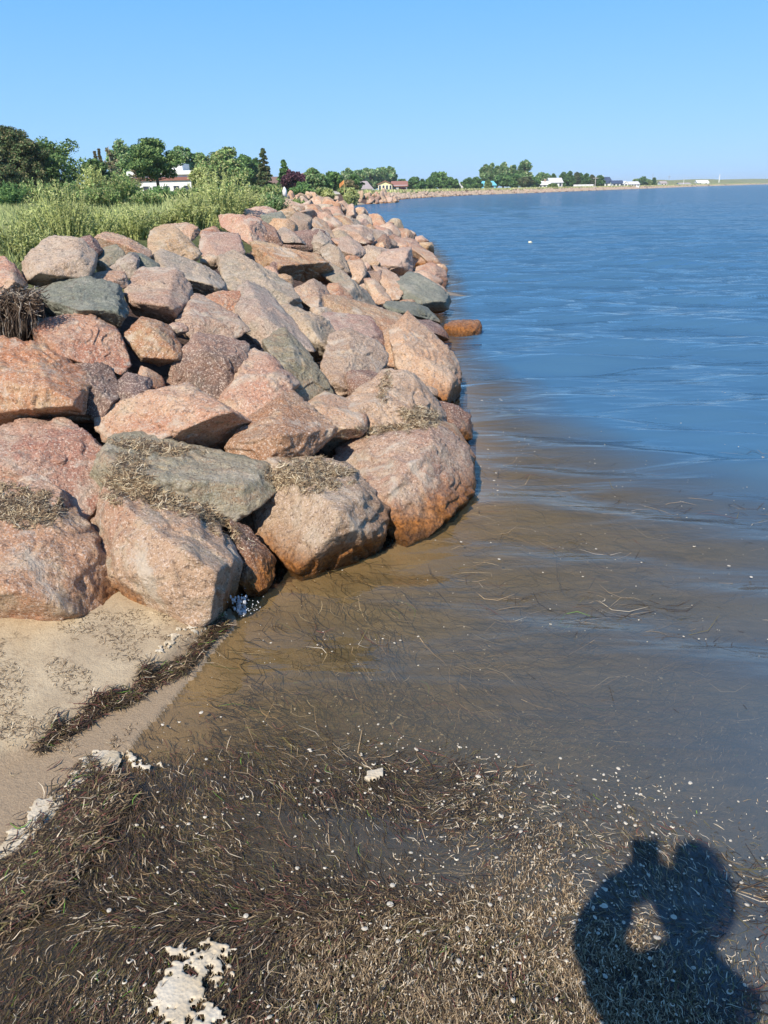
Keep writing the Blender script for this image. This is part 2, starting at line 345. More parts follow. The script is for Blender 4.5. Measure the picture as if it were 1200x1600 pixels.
def terrain_z(x, y):
    sl = sdist(LAND, x, y); sb = sdist(BEACH, x, y)+.012*n2(x, y, 9, 3); ss = sdist(SCARP, x, y)+.02*n2(x, y, 8, 5)
    off = -np.maximum(sl, sb)
    bed = -(1.3*(1-np.exp(-np.maximum(off, 0)*.11)))-.012+.012*n2(x, y, 4, 9)
    bank = np.minimum(.42*sl-.36, TOP-.12+.05*n2(x, y, .6, 2))
    far = sstep(60, 120, y); bank = bank*(1-far)+far*np.minimum(.5*sl-.2, TOP+.1)
    r = np.hypot(x, y)
    dune = 5.5*np.exp(-((x-285)/60)**2-((y-850)/90)**2)+7.*np.exp(-((x-420)/90)**2-((y-1120)/130)**2)+8.*np.exp(-((x-640)/160)**2-((y-1500)/200)**2)
    bank = np.where(sl > 0, bank+dune*sstep(0, 60, sl), bank)
    beach = .006+.085*np.minimum(sb, 1.6)+.035*sstep(-.015, .03, ss)+.006*n2(x, y, 6, 21)*sstep(0, .2, ss)
    z = np.where(sb > 0, beach, bed); z = np.where(sl > 0, np.maximum(np.maximum(bank, np.where(sb > 0, beach, -.3)), -.5), z)
    return z, sl, sb
def polar(rs, front=.25, half=55, back=3.):
    an = np.concatenate([np.arange(-half, half, front), np.arange(half, 360-half, back)]); an = np.radians(90-an); na = len(an); nr = len(rs)
    X = np.outer(rs, np.cos(an)).ravel(); Y = np.outer(rs, np.sin(an)).ravel()
    i, j = np.meshgrid(np.arange(nr-1), np.arange(na), indexing='ij'); j2 = (j+1) % na
    F = np.stack([i*na+j, (i+1)*na+j, (i+1)*na+j2, i*na+j2], -1).reshape(-1, 4)[:, ::-1]
    return X, Y, F, na
def geo_r(a, b, q): n = int(math.log(b/a)/math.log(q)); return a*(b/a)**(np.arange(n)/n)
rs = np.concatenate([[.01], geo_r(.2, .9, 1.05), geo_r(.9, 6, 1.007), geo_r(6, 40, 1.02), geo_r(40, 5000, 1.035), [5000.]])
X, Y, F, na = polar(rs, .25, 50)
Z, SL, SB = terrain_z(X, Y)
mi = np.zeros(len(F), int); fc = F[:, 0]; mi[(SL[fc] > -.05) & (SB[fc] < .02)] = 1; mi[(SL[fc] > 2.6)] = 2; mi[(SL[fc] > 1) & (Y[fc] > 80)] = 2
mi[(SL[fc] > .15) & (mi == 0) & (Y[fc] > 2)] = 1
ground = obj_np('ground', np.stack([X, Y, Z], 1), F, [M_SAND, M_SOIL, M_MEADOW], mi, smooth=True); tag(ground, kind='structure')

def dens(px, py):                       # how thick the mat lies at a pixel of the near water
    x = px; y = py
    d = sstep(1130, 1260, y+.10*(x-300))*sstep(1500, 500, x+.25*(1500-y))
    d = np.maximum(d, .95*np.exp(-((x-520)/190)**2-((y-1290)/150)**2))
    d = np.maximum(d, sstep(1330, 1480, y-.25*(x-500))*sstep(1150, 700, x))
    d *= .75+.5*n2(x, y, .008, 61, 3)
    return np.clip(d, .0, 1.2)
def dens_world(X, Y):
    x_, y_, z_ = proj(np.stack([X, Y, 0*X], 1)); ok = z_ > .3; x_ = np.where(ok, x_, 500); y_ = np.where(ok, y_, 1700); return np.clip(dens(np.clip(x_, -600, 2200), np.clip(y_, 0, 1700)), 0, 1)*(Y < 4)*(Y > -2)
lt = ground.data.attributes.new('litter', 'FLOAT', 'POINT'); lt.data.foreach_set('value', (dens_world(X, Y)*sstep(.0, -.03, Z)).astype(np.float32))
# water
rsw = np.concatenate([[.01], geo_r(.3, 1.0, 1.03), geo_r(1.0, 30, 1.0085), geo_r(30, 80, 1.02), geo_r(80, 5300, 1.05), [5300.]])
X, Y, F, na = polar(rsw, .2, 50)
zt, sl, sb = terrain_z(X, Y); off = -np.maximum(sl, sb)
zw = np.zeros_like(X); wr = np.random.default_rng(5)
calm = .42+.58*sstep(1.6, 5.0, np.hypot(X*.8, Y))
for k in range(34):
    lam = .22*(2.6/.22)**wr.random(); an = wr.normal(-.16, .22)+math.pi/2; kk = 2*math.pi/lam; A = .0095*lam**.95*(1.35 if .45 < lam < 1.4 else .65)*wr.uniform(.5, 1.3)
    fade = 1-sstep(18*lam+4, 45*lam+8, np.hypot(X, Y)); 
    ph = kk*(X*math.cos(an)+Y*math.sin(an))+wr.random()*6.28+1.3*n2(X, Y, .35/lam**.5, 40+k, 2)
    zw += A*np.sin(ph)*fade
zw *= calm*sstep(-.05, .6, off+.15)
R_ = np.hypot(X, Y)
murk_sky = 1-np.exp(-(np.maximum(off-.2+.3*sstep(3.0, 5.0, Y)+.28*n2(X, Y, .7, 71), 0)*(.34+1.6*sstep(2.7, 8.5, Y)))**1.2)+.05*n2(X, Y, .8, 77); murk_sky = np.clip(murk_sky*1.0, 0.0, 1)  # weight of silt and of the painted sky blue, rising offshore
ow = obj_np('water', np.stack([X, Y, zw], 1), F, M_WATER, smooth=True); tag(ow, kind='structure')
for nm, arr in (('murk_sky', murk_sky), ('chop', np.clip(.11+.89*sstep(2.5, 18, R_), 0, 1)*.85)):
    a = ow.data.attributes.new(nm, 'FLOAT', 'POINT'); a.data.foreach_set('value', arr.astype(np.float32))

# ------------------------------------------------------------------ rocks
_ICO = {}
def ico(level):
    if level not in _ICO:
        bm = bmesh.new(); bmesh.ops.create_icosphere(bm, subdivisions=level, radius=1.0)
        V = np.array([v.co[:] for v in bm.verts]); Fc = np.array([[v.index for v in f.verts] for f in bm.faces]); bm.free()
        _ICO[level] = (V/np.linalg.norm(V, axis=1, keepdims=True), Fc)
    return _ICO[level]
def hull_planes(Q):
    bm = bmesh.new()
    for q in Q: bm.verts.new(q)
    bmesh.ops.convex_hull(bm, input=bm.verts); bm.normal_update()
    pl = []
    for f in bm.faces:
        n = np.array(f.normal[:]); d = float(np.dot(n, f.verts[0].co[:])); a = f.calc_area()
        if d < 0: n, d = -n, -d
        pl.append((a, n, d))
    bm.free(); pl.sort(key=lambda t: -t[0]); keep = []
    for a, n, d in pl:
        if all(np.dot(n, k[0]) < .91 for k in keep): keep.append((n, d))
    return keep
def shape_rock(Pts, level, seed, rough=1., chips=4, p=90):
    """A boulder whose surface follows the hull of Pts: facets, broken edges, ledges, cracks and grain. Returns centre, verts, faces."""
    r_ = np.random.default_rng(seed); Pts = np.asarray(Pts, float); c = Pts.mean(0); Q = Pts-c
    s = float(np.sqrt((Q**2).sum(1)).mean()); pl = hull_planes(Q); pl = [(n, max(d, .12*s)) for n, d in pl]
    for k in range(chips):                                        # flakes knocked off corners and edges
        i = int(r_.integers(len(Q))); n = Q[i]/np.linalg.norm(Q[i])+r_.normal(size=3)*.30; n /= np.linalg.norm(n); h = (Q@n).max(); pl.append((n, max(h*r_.uniform(.84, .96), .15*s)))
    N = np.array([n for n, d in pl]); D = np.array([d for n, d in pl])
    for k in range(13):                                           # flat breaks all round: split stone, not cobbles
        e = r_.normal(size=3)*(Q.std(0)+.2*s); e /= np.linalg.norm(e); re = 1/max(((N@e)/D).max(), 1e-6); n = e+r_.normal(size=3)*.15; n /= np.linalg.norm(n); pl.append((n, max(float(re*(e@n))*r_.uniform(.92, .985), .15*s)))
    N = np.array([n for n, d in pl]); D = np.array([d for n, d in pl])
    Dv, Fc = ico(level); U_, S_, W_ = np.linalg.svd(Q, full_matrices=False); ext = S_/S_.max(); ext = np.clip(ext, .4, 1)
    dirs = (Dv*ext)@W_; dirs /= np.linalg.norm(dirs, axis=1, keepdims=True)
    if np.linalg.det(W_) < 0: Fc = Fc[:, ::-1]
    q = np.clip((dirs@N.T)/D, 0, None); mx = q.max(1, keepdims=True)
    r = 1/(mx[:, 0]*(((q/mx)**p).sum(1))**(1/p)); V = dirs*r[:, None]
    a_ = V@W_.T; q_ = Q@W_.T; a_ = np.where(a_ > 0, a_*(q_.max(0)/a_.max(0)), a_*(q_.min(0)/a_.min(0))); V = a_@W_
    o = r_.uniform(-50, 50, 3); u = V/s+o
    t = fbm(u*1.3, seed, 3)*3.2; ft = np.floor(t); led = ft+sstep(.35, .65, t-ft)
    disp = .03*fbm(u*1.7, seed+1, 3)+.05*(led-t)+.03*led/3.2
    t2 = fbm(u*3.1, seed+2, 3)*4; f2 = np.floor(t2); disp += .02*(f2+sstep(.3, .7, t2-f2)-t2)
    disp += .020*fbm(u*6, seed+3, 4, .6)+.010*fbm(u*19, seed+4, 3, .7)
    for k in range(3):
        n = r_.normal(size=3); n /= np.linalg.norm(n); dd = (V/s)@n-r_.uniform(-.6, .6)+.16*fbm(u*2.2, seed+9+k, 3)
        msk = sstep(-.1, .25, fbm(u*1.1, seed+30+k, 2)); disp -= .035*np.exp(-(dd/.022)**2)*msk
    nrm = dirs
    V = V+nrm*(disp*s*rough)[:, None]
    return c, V, Fc
ROCKS = []
def add_rock(name, c, V, Fc, mat, label=None, group=None, cat='rock', sharp=None):
    o = obj_np(name, V, Fc, mat, loc=tuple(c), smooth=True, sharp=sharp); tag(o, label, cat, group); ROCKS.append(o); return o
def surf_z(x, y):
    sl = sdist(LAND, x, y); return np.minimum(.10+.42*sl, TOP+.08)
def march(x, y):
    r = ray(x, y); ts = np.concatenate([np.arange(1.2, 12, .02), np.arange(12, 60, .1)]); Pn = CAM+np.outer(ts, r); S = surf_z(Pn[:, 0], Pn[:, 1])
    ok = np.nonzero(Pn[:, 2] <= np.maximum(S, 0.02))[0]; return ts[ok[0]] if len(ok) else 40.
def px_rock(poly, col, label, seed, bulge=.42, thick=.75, under=.5, dt=0., ridge=None):
    poly = np.array(poly, float); c2 = poly.mean(0); poly = c2+(poly-c2)*1.07; x0, y0 = poly.min(0); x1, y1 = poly.max(0)
    tc = march(*c2)+dt; size = math.sqrt((x1-x0)*(y1-y0))*tc/FPX; r_ = np.random.default_rng(seed)
    ext = []
    T = []
    for q in poly:
        ti = march(*q); T.append(tc+np.clip(ti-tc, -.55*size, .6*size)*.65)
    T = np.array(T); pts = [CAM+ray(*q)*t for q, t in zip(poly, T)]
    if ridge is not None:
        for rx, ry, rb in ridge: pts.append(CAM+ray(rx, ry)*(tc+np.clip(march(rx, ry)-tc, -.55*size, .6*size)*.65-size*rb*1.3))
    else:
        for k in range(r_.integers(2, 5)):                        # a few brow points make broad broken faces
            f = r_.uniform(.15, .6); j = int(r_.integers(len(poly))); qq = c2+(poly[j]-c2)*f+np.array([.12*(x1-x0), .12*(y1-y0)]); pts.append(CAM+ray(*qq)*(tc+(T[j]-tc)*f-size*bulge*r_.uniform(.5, 1.5)))
    for q, t in list(zip(poly, T))[::2]:
        qq = c2+(q-c2)*.72; low = (q[1]-c2[1])/(y1-y0); pts.append(CAM+ray(*qq)*(tc+(t-tc)*.6+size*(thick+under*max(low, 0)*.5)))
    ext_px = max(x1-x0, y1-y0); level = 6 if ext_px > 125 else 5 if ext_px > 42 else 4
    c, V, Fc = shape_rock(pts, level, seed)
    return add_rock('boulder', c, V, Fc, RM[col], label, 'armour stones of the shore bank')
R = [
 ([(-45,765),(10,765),(80,782),(135,810),(145,845),(177,890),(173,933),(125,953),(60,967),(0,980),(-45,985)],'P','fissured pink slab with dark underside, lowest stone at the left, resting on the sand'),
 ([(-40,668),(20,662),(90,661),(160,665),(173,687),(175,727),(157,757),(133,797),(80,790),(0,765),(-40,745)],'P','big flat pale pink slab directly above the fissured slab on the sand'),
 ([(147,827),(160,800),(187,787),(230,774),(265,780),(313,793),(350,820),(367,870),(378,905),(393,930),(377,952),(333,967),(280,980),(200,940),(197,903),(167,867)],'P','large wedge-shaped pink boulder whose foot meets both sand and water beside the splash'),
 ([(173,717),(187,693),(240,685),(300,697),(377,723),(382,750),(373,773),(374,835),(333,825),(267,800),(213,790),(163,800),(165,757)],'S','flat-faced greenish brown striped slab standing behind the wedge-shaped pink boulder'),
 ([(155,640),(175,615),(270,598),(330,620),(365,660),(378,680),(372,695),(350,712),(330,705),(280,690),(190,692),(160,668)],'P','broad pink boulder with white crust and shadowed lower right corner above the striped slab'),
 ([(-40,527),(35,526),(63,542),(95,574),(136,586),(146,602),(144,634),(147,652),(123,664),(63,663),(0,667),(-40,668)],'P','huge rounded pink boulder at the left edge under the hanging roots'),
 ([(59,523),(73,498),(111,492),(152,495),(180,507),(193,523),(192,545),(177,574),(139,577),(95,555),(63,539)],'P','rounded pink block leaning over a dark hollow below the slate boulder'),
 ([(57,466),(95,441),(133,436),(168,439),(190,453),(203,479),(200,504),(190,512),(165,505),(136,500),(95,500),(63,500)],'G','smooth grey-green slate boulder beside the hanging roots'),
 ([(201,495),(222,490),(260,504),(272,520),(280,548),(272,564),(247,572),(222,564),(201,552)],'P','small upright pink block just right of the block over the hollow'),
 ([(196,452),(215,434),(241,425),(272,425),(291,447),(302,463),(291,482),(275,515),(253,510),(222,496),(206,480)],'P','lumpy pink boulder with purple patches right of the slate boulder'),
 ([(272,520),(304,466),(330,478),(375,508),(387,525),(380,543),(330,532),(285,540)],'P','triangular pink boulder pointing up right of the upright pink block'),
 ([(168,618),(177,590),(209,578),(234,593),(243,608),(222,625),(190,628)],'D','small dull red stone wedged above the crusted broad pink boulder'),
 ([(250,610),(295,560),(294,533),(332,528),(385,540),(392,570),(355,580),(348,620),(304,620)],'D','smooth dark reddish brown slab sunk between paler boulders'),
 ([(344,590),(361,568),(400,553),(425,560),(450,575),(464,597),(450,618),(415,640),(395,662),(370,665),(346,630)],'P','mauve pink boulder leaning against the long green stone'),
 ([(405,547),(424,516),(445,519),(480,551),(515,582),(524,617),(515,642),(494,648),(462,635),(440,600),(420,570)],'S','long olive green stone sloping down to the right amid pink boulders'),
 ([(370,495),(385,462),(398,453),(420,474),(445,498),(459,516),(480,548),(474,556),(452,535),(424,522),(400,528),(385,510)],'B','tan angular boulder directly above the long olive green stone'),
 ([(440,488),(473,474),(497,490),(520,516),(524,535),(508,568),(487,562),(470,530),(450,505)],'B','grey-beige boulder with a vertical dark seam behind the olive green stone'),
 ([(506,558),(515,530),(536,519),(567,530),(599,548),(603,562),(580,582),(564,612),(543,637),(525,612),(511,587)],'O','egg-shaped orange-pink boulder standing on its narrow end in the middle of the pile'),
 ([(505,495),(550,491),(585,502),(602,533),(600,552),(567,535),(536,525),(518,528)],'P','pink boulder peering over the top of the egg-shaped one'),
 ([(360,707),(391,661),(423,616),(446,611),(465,626),(500,654),(526,672),(524,690),(514,716),(482,718),(437,725),(409,732),(381,742)],'O','wide orange-pink boulder with bright left face and black chipped right end'),
 ([(381,770),(386,742),(398,731),(437,719),(475,719),(525,725),(556,749),(570,763),(598,791),(598,833),(591,857),(542,865),(507,885),(479,894),(430,870),(388,842),(378,829)],'O','big rounded boulder at the water capped with a mat of dry seagrass'),
 ([(519,707),(549,686),(605,666),(668,666),(710,700),(740,738),(741,766),(717,779),(696,803),(657,824),(640,838),(615,828),(601,790),(556,756),(525,735)],'P','biggest waterside boulder, sloping face splashed with white droppings'),
 ([(509,651),(549,637),(577,605),(598,579),(626,581),(664,612),(682,647),(690,670),(640,680),(598,690),(549,700),(528,700)],'O','broad orange boulder with a seagrass-filled ledge behind the white-spotted one'),
 ([(660,668),(689,656),(717,682),(738,714),(738,730),(715,740),(690,715)],'P','low pink stone poking out to the right behind the white-spotted boulder'),
 ([(672,630),(696,617),(720,633),(733,665),(728,688),(700,680),(682,660)],'D','brown waterside stone below the big tan cliff-like boulder'),
 ([(603,537),(630,520),(645,497),(672,519),(697,547),(720,590),(722,628),(700,625),(676,628),(648,602),(620,580),(606,560)],'O','big tan cliff-like boulder at the water with a craggy dark left face'),
 ([(505,480),(510,468),(564,470),(606,482),(637,498),(636,522),(600,526),(560,506),(515,498)],'P','long low pink boulder lying across the pile above the egg-shaped one'),
 ([(598,475),(627,465),(648,475),(683,498),(684,508),(648,500),(617,492)],'G','flat dark green stone under the tall grey-green boulder'),
 ([(604,462),(627,442),(655,430),(690,456),(700,470),(694,488),(672,490),(645,477),(620,472)],'G','tall grey-green boulder jutting into the water'),
 ([(637,492),(672,502),(697,520),(699,532),(683,532),(655,510)],'D','low brown slab at the waterline behind the lone stone'),
 ([(38,425),(51,393),(89,373),(117,378),(127,390),(152,409),(149,419),(127,436),(98,442),(63,452),(41,444)],'O','big tan boulder with blue-grey top near the grass at the left'),
 ([(-30,415),(13,409),(38,428),(45,455),(0,460),(-30,455)],'P','pink stone at the left edge just above the hanging roots'),
 ([(120,378),(142,371),(158,387),(160,403),(142,407),(127,395)],'D','small dark stone right behind the big tan boulder near the grass'),
 ([(152,371),(168,365),(218,368),(227,380),(224,396),(190,394),(158,392)],'P','flat-topped reddish stone with pale cap at the grass edge'),
 ([(150,405),(158,393),(180,387),(194,394),(182,413),(152,424)],'S','small rounded sage green stone below the flat-topped reddish one'),
 ([(161,424),(190,395),(203,393),(215,400),(212,426),(195,434),(180,432)],'B','small whitish pointed stone beside the black-faced one'),
 ([(200,398),(228,400),(250,423),(225,428),(208,426)],'G','small black-faced stone right of the whitish pointed one'),
 ([(135,434),(165,421),(190,428),(206,443),(178,452)],'P','thin pink stone squeezed above the smooth slate boulder'),
 ([(228,393),(241,365),(263,357),(285,368),(307,384),(317,409),(304,416),(279,406),(250,414),(234,405)],'O','rusty orange boulder with a brown top close to the tall grass'),
 ([(256,351),(272,346),(307,354),(312,363),(300,372),(263,366)],'P','small pink loaf-shaped stone on top of the rusty orange boulder'),
 ([(309,372),(329,369),(371,375),(380,395),(360,404),(340,408),(326,417),(316,412)],'P','pink boulder with a flat face right of the rusty orange one'),
 ([(252,416),(282,400),(298,414),(326,417),(338,433),(352,449),(350,463),(333,468),(305,458),(277,432)],'B','pale tan wedge with a black lower right corner in the upper left of the pile'),
 ([(340,410),(378,399),(410,414),(452,439),(466,467),(438,486),(410,462),(380,440),(352,445)],'B','large grey-mottled slab sloping right in the upper middle of the pile'),
 ([(382,393),(417,379),(473,389),(499,398),(504,417),(499,440),(483,442),(450,433),(413,412),(388,404)],'P','big square-ended pink block with a shadowed right end in the upper middle'),
 ([(448,439),(480,437),(522,460),(504,491),(484,482),(460,464)],'P','narrow pink slab with a sharp right corner below the square-ended block'),
 ([(501,423),(525,414),(546,428),(571,453),(588,479),(567,476),(536,460),(508,443)],'S','leaning slab with a grey-green edge pointing down toward the water'),
 ([(505,450),(529,447),(552,472),(540,490),(508,484)],'P','pink stone tucked under the leaning grey-green edged slab'),
 ([(320,469),(364,455),(382,468),(376,504),(348,492)],'P','pink stone filling the gap above the tan angular boulder'),
 ([(350,349),(354,335),(371,330),(389,342),(415,347),(420,366),(403,372),(380,374),(357,370)],'P','pale pink boulder half hidden by grass in the upper pile'),
 ([(395,360),(410,347),(427,358),(443,379),(422,379),(403,371)],'D','dark purple-faced stone next to the pale pink one at the top'),
 ([(408,337),(420,333),(441,333),(452,344),(450,358),(427,358)],'G','grey stone with a shaded underside at the top of the pile'),
 ([(427,360),(445,356),(468,377),(464,383),(441,380)],'B','slanting grey-tan slab right of the dark purple-faced stone'),
 ([(310,364),(333,355),(346,368),(325,373)],'P','small rosy stone at the foot of the tall green shrub'),
 ([(452,346),(464,335),(485,340),(487,351),(473,372),(457,365)],'B','pitted beige stone right of the shaded grey one'),
 ([(388,328),(400,321),(417,323),(434,331),(420,340),(395,338)],'P','rose stone between two grass tufts at the top of the bank'),
 ([(478,322),(492,319),(510,335),(504,344),(482,342)],'P','smooth rosy stone at the far upper end near the meadow'),
 ([(506,329),(515,327),(520,343),(508,343)],'D','narrow dark upright stone at the far upper end'),
 ([(483,347),(485,338),(504,344),(524,360),(520,372),(493,364)],'O','bright orange flat stone on the far upper part'),
 ([(465,375),(493,355),(515,371),(517,389),(488,396)],'B','speckled grey stone left of the small far boulders'),
 ([(513,347),(517,336),(533,332),(549,339),(565,353),(528,357)],'B','pale pointed stone on the skyline against the water'),
 ([(525,359),(552,350),(579,360),(589,373),(557,385),(528,368)],'P','pink stone below the pale skyline stone'),
 ([(526,378),(547,373),(567,387),(565,402),(544,407),(528,390)],'O','brownish orange stone in the middle of the far boulders'),
 ([(561,389),(573,378),(600,385),(607,397),(591,413),(571,410)],'O','pale orange stone with flat top among the far boulders'),
 ([(585,412),(597,393),(611,385),(637,386),(645,413),(639,439),(605,426),(588,423)],'O','large tan boulder in the far right of the pile'),
 ([(611,370),(621,357),(637,357),(645,368),(647,384),(627,380)],'P','round pink stone standing up on the right skyline above the water'),
 ([(585,365),(605,358),(613,373),(592,378)],'P','small pink skyline stone left of the round standing one'),
 ([(582,381),(600,366),(613,382),(600,392)],'D','small shaded stone under the skyline stones'),
 ([(609,379),(643,376),(661,391),(643,403),(628,392)],'P','flat pink stone below the round standing one'),
 ([(646,384),(672,395),(685,418),(664,408),(645,402)],'P','sloping reddish stone at the far waterline'),
 ([(638,426),(661,406),(685,417),(697,437),(691,447),(669,444),(648,435)],'P','reddish boulder with a pale vein right at the far water edge'),
 ([(667,440),(691,445),(695,461),(678,456)],'P','small pink stone above the tall grey-green boulder at the water'),
 ([(539,408),(573,410),(567,442),(545,432)],'O','squarish orange stone with shadow beside it in the far middle'),
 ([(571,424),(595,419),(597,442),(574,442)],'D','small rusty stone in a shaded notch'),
 ([(590,422),(627,438),(629,455),(605,463),(590,442)],'O','rounded orange stone above the flat dark green stone'),
 ([(571,440),(589,441),(610,467),(600,477),(577,463)],'P','small mauve stone in shade left of the green stones'),
 ([(504,392),(528,387),(543,427),(528,431),(509,413)],'B','upright beige stone with a dark right side in the upper middle'),
 ([(558,363),(584,366),(575,381),(561,375)],'B','small whitish stone among the far boulders'),
 ([(560,349),(573,345),(590,362),(578,365)],'P','little pink stone on the skyline behind the pale pointed one'),
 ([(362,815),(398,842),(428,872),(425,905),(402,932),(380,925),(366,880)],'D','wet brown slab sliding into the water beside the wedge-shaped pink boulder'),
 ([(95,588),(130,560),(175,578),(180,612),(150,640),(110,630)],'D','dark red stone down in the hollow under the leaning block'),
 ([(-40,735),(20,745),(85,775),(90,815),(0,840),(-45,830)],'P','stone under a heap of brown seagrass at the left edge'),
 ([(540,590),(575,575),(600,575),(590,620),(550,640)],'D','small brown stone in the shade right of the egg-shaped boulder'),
 ([(455,610),(500,640),(560,640),(540,680),(480,670)],'P','low stone wedged behind the wide orange-pink boulder'),
 ([(590,520),(625,515),(640,545),(612,570),(590,560)],'P','small pink stone between the egg-shaped and cliff-like boulders'),
]
RIDGE = {0: [(60,930,.3),(150,905,.3),(90,830,.22),(-10,900,.3)], 1: [(60,700,.2),(150,740,.3),(20,740,.3)], 2: [(225,795,.14),(285,850,.34),(370,925,.28),(230,900,.22)], 3: [(200,720,.22),(350,745,.2),(290,760,.2)],
 4: [(300,672,.38),(350,655,.34),(200,645,.28),(260,620,.05)], 5: [(20,600,.3),(125,635,.3),(60,560,.2)], 6: [(92,545,.38),(158,558,.36),(150,510,.2)], 7: [(90,480,.2),(180,485,.25),(130,450,.1)], 8: [(225,540,.35),(255,540,.3),(240,510,.2)],
 9: [(235,480,.3),(270,490,.3),(260,445,.15)], 10: [(300,505,.25),(360,520,.28)], 13: [(430,598,.38),(372,598,.3),(380,640,.3)], 14: [(425,540,.25),(490,615,.3),(460,590,.3)], 15: [(400,490,.3),(440,515,.25)], 17: [(558,602,.36),(575,560,.28),(525,545,.2)],
 19: [(425,688,.42),(470,678,.42),(518,674,.3),(392,672,.2)], 20: [(520,800,.42),(430,850,.3),(410,745,.12),(560,770,.25)], 21: [(600,740,.22),(705,768,.3),(645,795,.3),(600,690,.05)], 22: [(600,640,.2),(570,665,.3),(650,640,.2)],
 25: [(630,580,.35),(660,540,.2),(700,600,.25)], 30: [(125,425,.35),(60,435,.3),(90,400,.12)], 38: [(285,402,.35),(250,375,.12)], 42: [(400,440,.2),(440,470,.25)], 43: [(490,415,.25),(430,415,.25)], 44: [(510,465,.2)], 28: [(660,460,.3),(680,475,.25)]}
for i, (poly, col, lab) in enumerate(R): px_rock(poly, col, lab, 100+i, ridge=RIDGE.get(i))
# lone stone standing in the water
pts = [CAM+ray(*q)*t for q, t in zip([(697,508),(707,502),(740,504),(748,513),(742,527),(722,531),(700,524)], [8.6]*7)]
b0 = gp(722, 522, 0.0)
hp = []
for a in range(9):
    an = a*math.pi*2/9; hp += [b0+np.array([.19*math.cos(an), .16*math.sin(an), .12+.03*math.cos(an*2)]), b0+np.array([.23*math.cos(an+.2), .2*math.sin(an+.2), -.02]), b0+np.array([.2*math.cos(an), .18*math.sin(an), -.22])]
c, V, Fc = shape_rock(hp, 5, 991); add_rock('boulder', c, V, Fc, RM['D'], 'lone flat wet brown stone standing in the water off the bank')

# stones in the gaps and in the far, uncounted parts of the bank
def blob_rock(pos, size, col, seed, level, label, group, flat=.75):
    r_ = np.random.default_rng(seed); a = r_.normal(size=(16, 3)); a /= np.linalg.norm(a, axis=1, keepdims=True); ax = r_.uniform(.7, 1.25, 3); ax[2] *= flat
    c, V, Fc = shape_rock(a*ax*size+np.array(pos), level, seed, 1.1, 6); return add_rock('boulder', c, V, Fc, RM[col], label, group)
cols = 'PPPPOOBDPO'
cnt = 0
for k in range(900):
    if cnt >= 45: break
    px_, py_ = rng.uniform(-60, 720), rng.uniform(400, 900); r = ray(px_, py_); t = march(px_, py_); Pn = CAM+r*t
    if t > 10 or sdist(LAND, Pn[:1], Pn[1:2])[0] < .12 or Pn[2] < .05: continue
    z_, s_, b_ = terrain_z(Pn[:1], Pn[1:2]); size = rng.uniform(.12, .2)
    if any(np.linalg.norm(np.array(q.location)[:2]-Pn[:2]) < .22 for q in ROCKS if q.get('group') == 'stones deep in the gaps'): continue
    blob_rock((Pn[0], Pn[1]+.12, z_[0]+size*.35), size, cols[cnt % 10], 3000+k, 4, 'stone lying deep in a gap between the big boulders', 'stones deep in the gaps'); cnt += 1
cnt = 0; sm_ = []
for k in range(2500):
    if cnt >= 42: break
    px_, py_ = rng.uniform(-10, 700), rng.uniform(390, 840); t = march(px_, py_); Pn = CAM+ray(px_, py_)*t; size = rng.uniform(.055, .11)*(1+.04*t)
    if t > 12 or sdist(LAND, Pn[:1], Pn[1:2])[0] < .25: continue
    # only in joints: away from the middles of the traced stones
    if min(np.linalg.norm(np.array(q.location)-Pn)/max(q.dimensions) for q in ROCKS[:84]) < .47: continue
    if any(np.linalg.norm(q-Pn) < .3 for q in sm_): continue
    sm_.append(Pn); blob_rock(Pn+np.array([0, .03, -size*.7]), size, cols[cnt*3 % 10], 8000+k, 4, 'small broken stone wedged in a joint between the big boulders', 'small stones wedged in the joints'); cnt += 1
GRID = []
def scatter_bank(n, y0, y1, xr, smin, smax, lift, label, group, seed, level=4, mind=.8):
    r_ = np.random.default_rng(seed); done = []
    for k in range(n*60):
        if len(done) >= n: break
        y = r_.uniform(y0, y1); x = r_.uniform(*xr); sl = sdist(LAND, np.array([x]), np.array([y]))[0]
        if sl < .0 or sl > 3.1: continue
        s = r_.uniform(smin, smax)
        if any((x-a)**2+(y-b)**2 < (mind*(s+c_))**2 for a, b, c_ in done): continue
        done.append((x, y, s)); z = min(.05+.42*sl, TOP)-s*.25+lift
        blob_rock((x, y, z), s, cols[r_.integers(10)], seed+k, level, label, group)
scatter_bank(70, 11.5, 34, (-4, 2), .24, .42, .0, 'pink boulder in the far stretch of the bank that narrows toward the water', 'boulders of the far bank', 5000, 4, .62)
scatter_bank(5, 1.9, 5.0, (-5, -2.3), .25, .4, .05, 'pink boulder beyond the left edge of the near pile', 'boulders left of the near pile', 7000, 4, .8)
CW = {'pink_granite': 'pink', 'orange_granite': 'orange-tan', 'beige_grey_granite': 'beige-grey', 'grey_green_stone': 'grey-green', 'banded_green_stone': 'greenish', 'dark_red_stone': 'dark reddish'}
ORD = ['nearest', 'second nearest', 'third nearest', 'fourth nearest', 'fifth nearest', 'sixth nearest', 'seventh nearest', 'eighth nearest', 'ninth nearest', 'tenth nearest']+['%dth nearest' % k for k in range(11, 40)]
fam = {}
for o in ROCKS:
    if o.get('group') == 'boulders of the far bank':
        sl = sdist(LAND, np.array([o.location.x]), np.array([o.location.y]))[0]; band = 'along the waterline' if sl < .9 else 'halfway up' if sl < 2. else 'near the grassy crest'
        fam.setdefault((CW[o.data.materials[0].name], band), []).append(o)
for (cw, band), os_ in fam.items():
    for k, o in enumerate(sorted(os_, key=lambda q: q.location.y)): o['label'] = f'{cw} boulder {band} of the far bank, {ORD[k]} of that colour'
